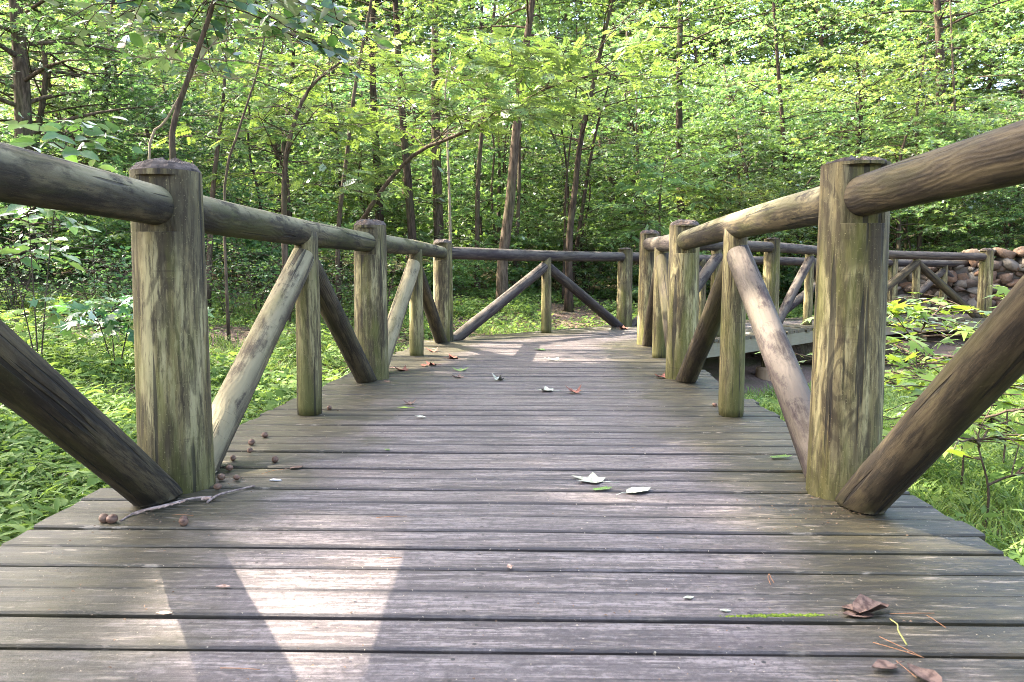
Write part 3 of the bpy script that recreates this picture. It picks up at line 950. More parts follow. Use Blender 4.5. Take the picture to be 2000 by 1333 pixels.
hero('thick shaded dark trunk at the left edge of the wood, half hidden by leaves', [(58, 520), (48, 300), (42, 150), (30, 0)], 12.6, 0.22, 'bark_grey', 'leaf_dark', ext=4, t0=0.35, nl=24, R=2.2, ls=0.13)
hero('slim grey dogwood bending right above the big left post, with broad bluish leaves', [(338, 330), (340, 240), (372, 140), (410, 30)], 6.6, 0.036, 'bark_grey', 'leaf_blue', 'oval', 0.35, 'dogwood', 0.16, t0=0.74, nl=16, R=1.0, ntw=5, nlf=7, up=0.02, droop=0.35, r1=0.5)
hero('thin pale sapling leaning right just left of the bending dogwood', [(290, 315), (325, 235), (368, 160)], 7.0, 0.018, 'bark_pale', 'leaf_mid', 'oval', 0.5, 'sapling', 0.08, t0=0.6, nl=8, R=0.6, ntw=4, nlf=6)
hero('vine wrapped twin pale stem leaning right behind the first left rail', [(438, 375), (468, 250), (500, 150), (520, 60)], 9.0, 0.022, 'bark_grey', 'leaf_feather', 'pin', 1.2, 'sapling', 0.2, t0=0.62, nl=10, R=0.8, ntw=4, nlf=5)
hero('thin brown leaning stem left of the two dark straight trunks', [(660, 460), (678, 300), (695, 160), (722, 20)], 13, 0.055, 'bark_grey', 'leaf_mid', ext=2, name='sapling', t0=0.4, nl=14, R=1.4)
hero('dark straight trunk left of the wavy dark trunk in the middle wood', [(742, 440), (735, 300), (728, 150), (728, 0)], 17.0, 0.135, 'bark_dark', 'leaf_light', ext=5, t0=0.6, nl=22, R=2.6)
hero('dark wavy trunk between the straight dark trunk and the sun striped one', [(806, 480), (795, 330), (782, 170), (772, 0)], 16.0, 0.13, 'bark_dark', 'leaf_light', ext=5, t0=0.62, nl=22, R=2.4)
hero('broad grey trunk with a sunlit stripe on its left side', [(858, 480), (852, 300), (850, 120), (850, 0)], 17.5, 0.17, 'bark_grey', 'leaf_mid', ext=5, t0=0.65, nl=22, R=2.6)
hero('slender mossy yellowish stem right of the sun striped trunk', [(880, 490), (877, 360), (872, 230)], 14.0, 0.04, 'bark_pale', 'leaf_feather', 'pin', 1.0, 'sapling', 0.22, t0=0.7, nl=8, R=0.8, ntw=5, nlf=6)
hero('medium brown trunk between the mossy stem and the curved grey trunk', [(932, 490), (935, 330), (950, 180)], 17.0, 0.085, 'bark_grey', 'leaf_mid', ext=4, t0=0.6, nl=16, R=1.8)
hero('curved grey brown trunk leaning right behind the far railing, forking high up', [(982, 510), (996, 400), (1008, 260), (1025, 110), (1040, 0)], 15.0, 0.15, 'bark_grey', 'leaf_light', ext=4, t0=0.62, nl=22, R=2.4)
hero('dark leaning trunk half hidden in leaves right of the curved grey trunk', [(1112, 470), (1122, 380), (1135, 270), (1160, 160)], 15.5, 0.10, 'bark_dark', 'leaf_mid', ext=4, t0=0.45, nl=24, R=2.2)
hero('dark trunk deep in the wood above the far right railing', [(1330, 470), (1328, 330), (1326, 150), (1330, 0)], 21.0, 0.16, 'bark_dark', 'leaf_light', ext=5, t0=0.5, nl=22, R=3.0)
hero('dark trunk high on the slope behind the big right post', [(1838, 440), (1838, 250), (1835, 80), (1830, 0)], 23.0, 0.22, 'bark_dark', 'leaf_light', ext=5, t0=0.4, nl=26, R=3.2)
hero('thin pinkish trunk leaning left below the near right rail', [(1898, 500), (1888, 430), (1870, 330), (1866, 240)], 19.0, 0.07, 'bark_grey', 'leaf_mid', ext=3, t0=0.5, nl=18, R=2.0)
hero('dark thin trunk in leaves above the baluster of the right railing', [(1545, 470), (1535, 330), (1525, 200)], 20.0, 0.11, 'bark_dark', 'leaf_light', ext=4, t0=0.4, nl=22, R=2.6)
# long arching locust whose feathery spray hangs over the far bend
g, P = pxpath([(705, 455), (722, 418), (775, 352), (830, 308), (900, 285), (985, 250), (1070, 208), (1180, 190)], 12.0)
P[1:, 1] -= np.linspace(0, 1.5, len(P) - 1)
tree('locust_tree', 'low locust arching far to the right with pale feathery foliage over the far railing', 'tree', g, tree_geo(88, P, 0.042, t0=0.50, nl=26, R=1.35, leaf='pin', ls=0.26, ntw=6, nlf=6, up=0.65, droop=0.35, r1=0.3, keep=keep_at(g)), 'bark_grey', 'leaf_feather')
g, P = pxpath([(555, 430), (560, 300), (600, 180), (680, 110)], 11.0)
tree('locust_tree', 'feathery pale green locust reaching right behind the second left bay', 'tree', g, tree_geo(89, P, 0.05, t0=0.35, nl=22, R=1.3, leaf='pin', ls=0.24, ntw=6, nlf=6, up=0.4, r1=0.3, keep=keep_at(g)), 'bark_grey', 'leaf_feather')

# ------------------------------------------------------------------ understory maples, canopy trees, far wood
shade = [(-11.0, 1.2, 15, 3.8), (-12.0, 6.0, 16, 4.0), (-10.6, 10.6, 14, 3.4), (-12.0, -3.0, 15, 3.8), (-16, 3.2, 19, 4.4), (-16, 9.0, 19, 4.4)]  # out-of-view trees added to shade the deck, crowns opened for the sun patches
for k, (x, y, h, rr_) in enumerate(shade):
    lo = gp(x, y)
    P = [(0, 0, 0), (0.1, 0.1, h * 0.35), (-0.1, 0.2, h * 0.7), (0, 0, h)]
    tree('broadleaf_tree', 'unseen tall spreading broadleaf tree added to shade the boardwalk from the left', 'tree', lo,
         tree_geo(500 + k, P, 0.2, t0=0.5, nl=34, R=rr_, leaf='tri', ls=0.24, ntw=11, nlf=16, up=0.3, keep=keep_at(lo), seg=6), 'bark_grey', 'leaf_mid', 'tall trees left of the boardwalk')

variants = []
for k in range(6):
    h = [5.0, 6.0, 4.2, 6.5, 5.2, 3.4][k]
    P = [(0, 0, 0), (rs.uniform(-.2, .2), rs.uniform(-.2, .2), h * .4), (rs.uniform(-.4, .4), rs.uniform(-.4, .4), h * .75), (rs.uniform(-.5, .5), rs.uniform(-.5, .5), h)]
    variants.append((tree_geo(700 + k, P, 0.05 + 0.006 * h, t0=0.14, nl=34, R=1.7 + 0.13 * h, leaf='star', ls=0.10, ntw=11, nlf=15, up=0.3, jit=0.55), ['leaf_mid', 'leaf_light', 'leaf_dark', 'leaf_light', 'leaf_mid', 'leaf_dark'][k]))
protos = {}


def place_tree(k, x, y, rz, sc, label, group, name='understory_tree', pool=None):
    key = (name, k)
    lo = gp(x, y)
    if key not in protos:
        geo, lm = (pool or variants)[k]
        o = tree(name, label, 'tree', lo, geo, 'bark_dark' if k % 2 else 'bark_grey', lm, group)
        o.rotation_euler = (0, 0, rz); o.scale = (sc, sc, sc)
        protos[key] = o
        return o
    return copy_tree(protos[key], lo, rz, sc, label, group)


def free(x, y, r):
    d, sd = seg_dist(np.array(x), np.array(y), EXTL)
    return d > r


# middle distance, along the edge of the wood
edge_spots = [(-8.2, 13.0), (-8.6, 16.4), (6.2, 19.4), (8.6, 20.0), (11.0, 20.2), (13.6, 19.6), (16.0, 19.2),
              (-9.2, 13.8), (-7.0, 16.2), (-4.8, 18.0), (-2.6, 20.2), (0.0, 21.5), (2.8, 22.0), (5.4, 22.6), (8.0, 23.4), (11.0, 23.8), (14.2, 23.2), (17.2, 22.4), (-10.6, 17.5), (-8.0, 20.4), (12.8, 17.4), (15.2, 15.6), (9.8, 18.2), (6.9, 17.9)]
for n_, (x, y) in enumerate(edge_spots):
    lab = 'leafy young understory tree behind the left railing' if x < -2.2 else ('leafy young understory tree behind the far railing of the bend' if x < 3.5 else 'leafy young understory tree on the slope behind the right railing')
    place_tree(n_ % 6, x + rs.uniform(-.5, .5), y + rs.uniform(-.5, .5), rs.uniform(0, 6.28), rs.uniform(0.85, 1.2), lab, lab.replace('leafy young understory tree', 'young trees'))

canopy = []
for k in range(4):
    h = [10, 12, 11, 13][k]
    P = [(0, 0, 0), (rs.uniform(-.3, .3), 0.1, h * .4), (rs.uniform(-.4, .4), 0.2, h * .75), (rs.uniform(-.5, .5), 0, h)]
    canopy.append((tree_geo(800 + k, P, 0.16, t0=0.22, nl=36, R=3.2, leaf='tri', ls=0.175, ntw=10, nlf=16, up=0.3, seg=6), ['leaf_light', 'leaf_mid', 'leaf_light', 'leaf_mid'][k]))
bushy = []
for k in range(3):
    h = [2.6, 3.2, 2.9][k]
    P = [(0, 0, 0), (.1, .1, h * .4), (-.1, .1, h * .75), (0, 0, h)]
    bushy.append((tree_geo(850 + k, P, 0.035, t0=0.05, nl=30, R=1.35, leaf=['star', 'oval', 'pin'][k], ls=[0.11, 0.09, 0.2][k], ntw=8, nlf=[11, 12, 6][k], up=0.4, jit=0.5), ['leaf_light', 'leaf_mid', 'leaf_feather'][k]))
n_ = 0
for row, (yy, x0, x1, st) in enumerate([(33.5, -23, 29, 2.5), (39, -26, 33, 2.9), (45, -30, 38, 3.9)]):
    x = x0
    while x < x1:
        lab = 'tall leafy tree deep in the wood far behind the %s railing' % ('left' if x < -2 else 'right' if x > 4 else 'middle of the far')
        place_tree(n_ % 4, x + rs.uniform(-.9, .9), yy + rs.uniform(-1.2, 1.2), rs.uniform(0, 6.28), [0.95, 1.15, 1.4][row] * rs.uniform(0.9, 1.12), lab, lab.replace('tall leafy tree', 'tall trees'), 'woodland_tree', canopy)
        x += st; n_ += 1
# lower trees in the lit gap between
for n_ in range(30):
    x = -13 + 34 * (n_ + rs.random()) / 30; y = rs.uniform(24.5, 30.5)
    lab = 'small bushy tree in the lit gap deep behind the %s railing' % ('left' if x < -2 else 'right' if x > 4 else 'middle of the far')
    place_tree(n_ % 6, x, y, rs.uniform(0, 6.28), rs.uniform(0.9, 1.3), lab, lab.replace('small bushy tree', 'small trees'))
# low bright saplings in front of the trunks
for n_, (x, y) in enumerate([(-7.4, 13.2), (-5.2, 15.6), (-3.3, 17.2), (-0.9, 18.9), (1.7, 17.7), (3.4, 17.2), (5.3, 17.9), (7.6, 18.4), (9.9, 19.2), (12.0, 18.8), (14.4, 18.0)]):
    lab = 'low bushy sapling leafy to the ground behind the ' + ('left railing' if x < -2 else 'far railing of the bend' if x < 3 else 'right railing')
    place_tree(n_ % 3, x, y, rs.uniform(0, 6.28), rs.uniform(0.9, 1.15), lab, lab.replace('low bushy sapling', 'bushy saplings'), 'bushy_sapling', bushy)

# thin bare poles between them
for n_ in range(34):
    x = rs.uniform(-11, 15); y = rs.uniform(14.5, 22) if x > -4 else rs.uniform(10.5, 19)
    if x > 2 and y < 18.5: y += 4
    h = rs.uniform(4, 7); r = rs.uniform(0.022, 0.07)
    ln = (rs.uniform(-.9, .9), rs.uniform(-.4, .4))
    P = smooth_path([(0, 0, 0), (ln[0] * .3, ln[1] * .3, h * .4), (ln[0] * .5 + rs.uniform(-.2, .2), ln[1] * .6, h * .7), (ln[0], ln[1], h)], 12)
    (V, F), (LV, LF) = tree_geo(900 + n_, P, r, t0=0.55, nl=10, R=1.0, leaf='star', ls=0.11, ntw=5, nlf=7)
    lab = 'thin pole sapling among the trees behind the ' + ('left railing' if x < -2 else 'far railing of the bend' if x < 3 else 'right railing')
    tree('sapling', lab, 'tree', gp(x, y), ((V, F), (LV, LF)), rs.choice(['bark_grey', 'bark_dark', 'bark_grey']), 'leaf_mid', lab.replace('thin pole sapling', 'pole saplings'))


# ------------------------------------------------------------------ shrubs at the foot of the wood
def shrub_geo(seed, R, h, leaf, ls, ns=8, ntw=4, nlf=7, t0=0.2):
    rg = np.random.default_rng(seed)
    wood, lv = [], []
    for k in range(ns):
        az = k * 2.4 + rg.normal() * .3
        p1 = np.array([math.cos(az) * R * rg.uniform(.3, 1), math.sin(az) * R * rg.uniform(.3, 1), h * rg.uniform(.55, 1.05)])
        P = [(0, 0, 0), p1 * (0.35, 0.35, 0.45), p1 * (0.7, 0.7, 0.8), p1]
        (V, F), (LV, LF) = tree_geo(seed * 31 + k, P, 0.007, t0=t0, nl=7, R=R * 0.5, leaf=leaf, ls=ls, ntw=ntw, nlf=nlf, up=0.4, seg=5, limb_r=0.5)
        wood.append((V, F)); lv.append((LV, LF))
    return join(wood), join(lv)


def shrub(label, loc, geo, leafm, group=None, name='shrub'):
    root = thing(name, label, 'shrub', loc, group)
    (V, F), (LV, LF) = geo
    obj('stem', mesh('stem', V, F, M['bark_grey'], True), root)
    obj('foliage', mesh('foliage', LV, LF, M[leafm]), root)
    return root


sv = [(shrub_geo(60, 0.9, 1.5, 'star', 0.10), 'leaf_dark'), (shrub_geo(61, 1.1, 1.9, 'oval', 0.09), 'leaf_mid'), (shrub_geo(62, 0.8, 1.1, 'oval', 0.11), 'leaf_mid'), (shrub_geo(63, 1.0, 1.4, 'star', 0.12), 'leaf_light')]
sp = {}
spots = []
for x in np.arange(-10.5, 17, 1.25):
    for row in range(2):
        y = (11.4 + max(0, x + 8) * 0.80 if x < 0 else 17.6 + x * 0.05 if x < 8 else 17.4) + row * 1.6
        spots.append((x + rs.uniform(-.45, .45), y + rs.uniform(-.5, .7)))
for n_, (x, y) in enumerate(spots):
    k = n_ % 4
    lab = 'leafy shrub at the foot of the trees behind the ' + ('left railing' if x < -2 else 'far railing of the bend' if x < 3 else 'right railing')
    grp = lab.replace('leafy shrub', 'shrubs')
    lo = gp(x, y)
    if -2.5 < x < 5 and n_ % 2: continue
    if k not in sp:
        sp[k] = shrub(lab, lo, sv[k][0], sv[k][1], grp)
    else:
        copy_tree(sp[k], lo, rs.uniform(0, 6.28), rs.uniform(0.75, 1.2), lab, grp)

# near leafy plants by the left railing
g = at_d(60, 430, 6.2); lo = gp(g[0], g[1])
shrub('broad leaved shrub showing bluish leaves just above the near left rail', lo, shrub_geo(70, 0.42, 1.95, 'oval', 0.16, 3, 2, 3, 0.8), 'leaf_blue', name='shrub')
g = at_d(215, 470, 6.6); lo = gp(g[0], g[1])
shrub('oak seedling with lobed leaves directly left of the big left post', lo, shrub_geo(71, 0.35, 0.9, 'star', 0.14, 3, 2, 3, 0.6), 'leaf_blue', name='oak_seedling')


for n_ in range(16):
    x = -7.6 + n_ * 0.36 + rs.uniform(-.3, .3); y = 7.0 + max(0, x + 7.0) * 1.05 + rs.uniform(0, 2.0)
    shrub('brushy tangle of bare brown twigs with few leaves on the bank behind the left railing', gp(x, y), shrub_geo(600 + n_, 0.55, rs.uniform(0.9, 1.6), 'oval', 0.075, 5, 3, 2), 'leaf_mid', 'twiggy brush on the left bank', 'twiggy_shrub')

# sweetgum saplings right of the walk
def sweetgum(label, px, py, d, h, seed, n=13, R=0.5, ls=0.125):
    lo = gp(*at_d(px, py, d)[:2])
    P = [(0, 0, 0), (0.03, 0.02, h * .4), (-0.03, 0.03, h * .75), (0.02, 0, h)]
    geo = tree_geo(seed, P, 0.0075, t0=0.36, nl=n, R=R, leaf='star', ls=ls, ntw=4, nlf=4, up=0.3, droop=0.1, limb_r=0.4, jit=0.3)
    return tree('sweetgum_sapling', label, 'sapling', lo, geo, 'bark_grey', 'leaf_star')


sweetgum('yellow green star leaved sapling right of the big right post, below the near rail', 1800, 760, 5.0, 1.2, 41)
sweetgum('yellow green star leaved sapling at the right picture edge above the near brace', 1965, 760, 5.2, 1.38, 42, 14, 0.55)
sweetgum('star leaved sapling low in the grass behind the near right brace', 1880, 800, 4.4, 0.8, 43, 8, 0.4, 0.11)
sweetgum('thick stemmed sapling below the near right brace at the deck edge', 1925, 940, 3.7, 0.75, 44, 7, 0.35, 0.1)

# ------------------------------------------------------------------ ground cover
rg = np.random.default_rng(21)


def area(n, x0, x1, y0, y1, dmin=1.42, side=None):
    X = rg.uniform(x0, x1, n); Y = rg.uniform(y0, y1, n)
    d, sd = seg_dist(X, Y, EXTL)
    m = d > dmin + rg.uniform(0, .12, n)
    if side: m &= sd == side
    return X[m], Y[m]


def plants(X, Y, leaf, nl, ls, hgt, rad, tilt):
    n = len(X)
    Z = ground_z(X, Y)
    sc = rg.uniform(0.6, 1.4, n)
    X2 = np.repeat(X, nl); Y2 = np.repeat(Y, nl); Z2 = np.repeat(Z, nl); s2 = np.repeat(sc, nl)
    az = rg.uniform(0, 6.28, n * nl)
    rr = rad * np.sqrt(rg.random(n * nl)) * s2
    hh = hgt * rg.uniform(0.25, 1.0, n * nl) * s2
    P = np.stack([X2 + np.cos(az) * rr, Y2 + np.sin(az) * rr, Z2 + hh], -1)
    F_ = np.stack([np.cos(az), np.sin(az), rg.normal(tilt, 0.3, n * nl)], -1)
    U = np.array([0, 0, 1.0]) + rg.normal(0, 0.35, (n * nl, 3))
    return scatter(TM[leaf], P, F_, U, ls * rg.uniform(0.6, 1.3, n * nl) * s2 ** 0.5)


def dens(X, Y, sc, lo, hi, seed):
    k = vnoise(X * sc, Y * sc, seed) * 0.65 + vnoise(X * sc * 2.7, Y * sc * 2.7, seed + 1) * 0.35
    return rg.random(len(X)) < np.clip((k - lo) / (hi - lo), 0, 1)


def stuff(name, label, cat, parts, mat):
    V, F = join(parts)
    o = obj(name, mesh(name, V, F, M[mat]))
    return tag(o, label, cat, kind='stuff')


X, Y = area(7500, -4.6, -1.2, 0.3, 7.0, side=1)
m = (Y < 3.6) | dens(X, Y, 1.0, 0.45, 0.62, 51); X, Y = X[m], Y[m]
near = plants(X, Y, 'lance', 9, 0.082, 0.15, 0.09, 0.25)
X, Y = area(1300, -4.2, -1.2, 0.5, 4.2, side=1)
near2 = plants(X[:240], Y[:240], 'oval', 6, 0.08, 0.2, 0.09, 0.1)
X, Y = area(16000, -10, 4.5, 4.0, 18.5, side=1); m = dens(X, Y, 0.9, 0.40, 0.58, 8); X, Y = X[m], Y[m]
far1 = plants(X, Y, 'star', 8, 0.078, 0.17, 0.13, 0.0)
X, Y = area(8000, -10, 4.5, 4.0, 18.5, side=1); m = dens(X, Y, 0.9, 0.46, 0.66, 15); X, Y = X[m], Y[m]
far2 = plants(X, Y, 'oval', 8, 0.066, 0.14, 0.11, 0.1)
X, Y = area(9000, 3.0, 16, 13.0, 20, side=1)
far3 = plants(X, Y, 'star', 6, 0.11, 0.18, 0.14, 0.0)
stuff('ground_cover', 'low leafy weeds and creepers covering the ground left of the boardwalk', 'ground cover', [near, near2, far1, far2, far3], 'weed')
X, Y = area(9000, -26, 34, 17, 48, 6)
n = len(X)
P = np.stack([X, Y, ground_z(X, Y) + rg.random(n) ** 1.5 * 2.6], -1); az = rg.uniform(0, 6.28, n)
P = np.repeat(P, 14, 0) + rg.normal(0, .38, (n * 14, 3)); az = rg.uniform(0, 6.28, n * 14)
ug = scatter(TM['tri'], P, np.stack([np.cos(az), np.sin(az), rg.normal(-.1, .4, n * 14)], -1), np.array([0, 0, 1.0]) + rg.normal(0, .5, (n * 14, 3)), rg.uniform(0.10, 0.22, n * 14))
stuff('undergrowth', 'mass of green undergrowth on the slope far behind the tree trunks', 'undergrowth', [ug], 'leaf_mid')
X, Y = area(5200, 1.2, 5.5, 0.5, 8.2, side=-1); m = dens(X, Y, 1.1, 0.38, 0.6, 31); X, Y = X[m], Y[m]
r1 = plants(X, Y, 'lance', 7, 0.095, 0.14, 0.09, 0.15)
X, Y = area(500, 1.2, 6, 0.8, 9, side=-1)
r2 = plants(X, Y, 'oval', 6, 0.085, 0.2, 0.1, 0.1)
stuff('ground_cover', 'pointed weeds growing on the low ground right of the boardwalk', 'ground cover', [r1, r2], 'weed')


def grass(X, Y, nb_, h):
    n = len(X)
    X2 = np.repeat(X, nb_) + rg.normal(0, .03, n * nb_); Y2 = np.repeat(Y, nb_) + rg.normal(0, .03, n * nb_)
    P = np.stack([X2, Y2, ground_z(X2, Y2) - 0.01], -1)
    az = rg.uniform(0, 6.28, n * nb_)
    F_ = np.stack([np.cos(az), np.sin(az), np.zeros(n * nb_)], -1)
    return scatter(TM['blade'], P, F_, np.tile([0, 0, 1.0], (n * nb_, 1)) + rg.normal(0, .15, (n * nb_, 3)), h * rg.uniform(0.5, 1.3, n * nb_))


X, Y = area(15000, 1.2, 8, 0.5, 10.5, side=-1)
X, Y = X, Y
gr1 = grass(X, Y, 7, 0.17)
X, Y = area(4000, -5, -1.2, 0.4, 7, side=1)
m = (Y < 3.6) | dens(X, Y, 1.0, 0.45, 0.62, 53); X, Y = X[m], Y[m]
gr2 = grass(X, Y, 6, 0.17)
X, Y = area(9000, -5, 5, 5, 15, side=1); m = dens(X, Y, 0.8, 0.44, 0.64, 77)
gr3 = grass(X[m], Y[m], 7, 0.14)
stuff('grass', 'fresh green grass blades on both sides of the boardwalk', 'grass', [gr1, gr2, gr3], 'grass')
# dead leaves on the soil
X, Y = area(16000, -11, 8, 0.3, 18)
n = len(X)
P = np.stack([X, Y, ground_z(X, Y) + 0.012], -1); az = rg.uniform(0, 6.28, n)
li = scatter(TM['oval'], P, np.stack([np.cos(az), np.sin(az), rg.normal(0, .25, n)], -1), np.array([0, 0, 1.0]) + rg.normal(0, .3, (n, 3)), rg.uniform(0.05, 0.12, n))
stuff('leaf_litter', 'brown dead leaves scattered on the bare soil beside the boardwalk', 'leaf litter', [li], 'litter')

# ------------------------------------------------------------------ stone wall by the far end, log under the far leg
wall = thing('stone_wall', 'rough fieldstone wall with pale and rusty stones at the end of the far railing', 'wall', (9.5, 14.9, -0.8))
wa, wb = np.array([7.7, 15.7]), np.array([14.0, 13.4])
wd = nrm(wb - wa); wn = np.array([wd[1], -wd[0]]); wl = np.linalg.norm(wb - wa)
rw = np.random.default_rng(5)
sph = bpy.data.meshes.new('tmp')
import bmesh
bm = bmesh.new(); bmesh.ops.create_icosphere(bm, subdivisions=2, radius=1.0)
IV = np.array([v.co[:] for v in bm.verts]); IF = np.array([[v.index for v in f.verts] for f in bm.faces]); bm.free()
parts = []
z = -0.85
while z < 1.3:
    hh = rw.uniform(0.11, 0.18)
    t = -rw.uniform(0, .3)
    while t < wl:
        ww = rw.uniform(0.13, 0.34)
        topz = 0.98 if t < 1.3 else 1.25
        if z + hh < topz + rw.uniform(-.02, .06):
            e = rw.uniform(0.35, 0.6)
            D = nrm(rw.normal(0, 1, (9, 3)))          # chipped by random planes
            S_ = np.sign(IV) * np.abs(IV) ** e
            S_ = S_ / np.max(np.abs(S_), axis=0)
            for dvec in D:
                lim = rw.uniform(0.62, 0.95); k_ = S_ @ dvec
                S_ = S_ - np.maximum(0, k_ - lim)[:, None] * dvec
            S_ = S_ * (1 + rw.normal(0, .05, (len(S_), 1)))
            an = rw.normal(0, .2)
            sx_, sz_ = S_[:, 0] * ww * .68, S_[:, 2] * hh * rw.uniform(.66, .9)
            X_ = sx_ * math.cos(an) - sz_ * math.sin(an); Z_ = sx_ * math.sin(an) + sz_ * math.cos(an)
            Y_ = S_[:, 1] * 0.34 * rw.uniform(.92, 1.15)
            c = wa + wd * (t + ww / 2)
            V = np.stack([c[0] + wd[0] * X_ + wn[0] * Y_, c[1] + wd[1] * X_ + wn[1] * Y_, z + hh / 2 + Z_ + rw.normal(0, .03)], -1)
            parts.append((V, IF))
        t += ww * 1.0 + 0.015
    z += hh
V, F = join(parts)
off = np.array([9.5, 14.9, -0.8])
obj('stones', mesh('stones', V - off, F, M['stone'], False), wall)
V, F = prism(wa + wd * .05, wb, -0.9, 0.90, 0.30)
obj('mortar_core', mesh('mortar_core', V - off, F, M['mortar']), wall)
a = np.array([3.9, 11.3]); b = np.array([6.3, 11.6])
za, zb = float(ground_z(*a)), float(ground_z(*b))
V, F = tube(smooth_path([(*a, za + .2), (5, 11.5, (za + zb) / 2 + .22), (*b, zb + .2)], 20) - np.array([5, 11.5, za]), np.linspace(0.2, 0.16, 20), 14)
tag(obj('fallen_log', mesh('fallen_log', V, F, M['bark_dark'], True), None, (5, 11.5, za)), 'dark rough barked log lying under the far leg of the boardwalk', 'log')


# ------------------------------------------------------------------ small things on the deck
def nut(px, py, label, r=0.0145, grp=None):
    p = at(px, py, r * 0.9)
    rn = np.random.default_rng(int(px * 7 + py))
    V = IV * (1 + 0.03 * np.sin(4 * np.arctan2(IV[:, 1], IV[:, 0])))[:, None] * (1, 1, 0.93)
    V = V * r * rn.uniform(0.78, 1.1, 3)
    tip = IV[:, 0] > 0.92
    V[tip, 0] *= 1.15
    o = obj('hickory_nut', mesh('hickory_nut', V, IF, M['nut'], True), None, (p[0], p[1], r * 0.93))
    o.rotation_euler = (rn.uniform(-.3, .3), rn.uniform(-.3, .3), rn.uniform(0, 6.28))
    tag(o, label, 'nut', 'hickory nuts on the deck')


NUTS = [(203, 1013, 'brown nut touching another nut left of the peeling twig, the outer one', .0165), (219, 1014, 'brown nut between its neighbour nut and the tip of the peeling twig', .0165),
        (359, 1018, 'single brown nut on the deck in front of the big left post', .017), (432, 932, 'reddish nut at the foot of the big left post, beside the pale brace', .0155),
        (462, 933, 'greyish nut just right of the reddish nut by the big left post', .0135), (448, 914, 'nut tucked against the foot of the pale left brace', .0145),
        (455, 895, 'nut half hidden behind the foot of the pale left brace', .0145), (488, 880, 'half shell nut third from the far end of the nut row by the pale brace', .0145),
        (491, 864, 'yellowish nut second from the far end of the nut row by the pale brace', .0145), (517, 850, 'nut at the far end of the row beside the pale brace', .0145),
        (537, 898, 'nut lying apart to the right of the row beside the pale brace', .0155), (643, 797, 'small nut right of the first left baluster', .014),
        (425, 951, 'dark nut wedged against the right base of the big left post', .014), (1396, 791, 'reddish nut on the deck left of the right baluster', .015)]
for px, py, lab, r in NUTS: nut(px, py, lab, r)


def dleaf(px, py, label, kind, size, mat, rz, curl=0.5, lift=0.0, name='fallen_leaf'):
    p = at(px, py, 0.004)
    V, T = {'star': leaf_star(5, 0.42), 'oval': leaf_oval(0.3, 0.05, 0.05), 'bit': leaf_small(0.28, 0.05), 'fern': leaf_pinnate(7)}[kind]
    V = V.copy(); V[:, 1] -= 0.35
    V = np.array(V) * size
    rr2 = (V[:, 0] ** 2 + V[:, 1] ** 2) / size ** 2
    V[:, 2] = np.abs(V[:, 2]) * 0.3 + size * curl * (V[:, 0] / size) ** 2 * 1.6 + size * curl * 0.35 * np.maximum(0, V[:, 1] / size) ** 2 + lift
    V[:, 2] += size * 0.05 * np.sin(V[:, 0] / size * 9) * np.cos(V[:, 1] / size * 7) * curl
    V[:, 2] -= V[:, 2].min()
    # give it a body
    n = len(V)
    W = np.vstack([V + (0, 0, 0.0012), V]); F2 = np.vstack([T, T[:, ::-1] + n])
    parts = [(W, F2)]
    st = np.array([(0, -0.33 * size, 0.002), (0.03 * size, -0.55 * size, 0.004), (0.1 * size, -0.8 * size, 0.002)])
    if kind in ('star', 'oval') and size > 0.05:
        parts.append(tube(st, 0.0012, 4))
    V, F = join(parts)
    o = obj(name, mesh(name, V, F, M[mat]), None, (p[0], p[1], 0.003))
    o.rotation_euler = (0, 0, rz)
    tag(o, label, 'leaf')
    return o


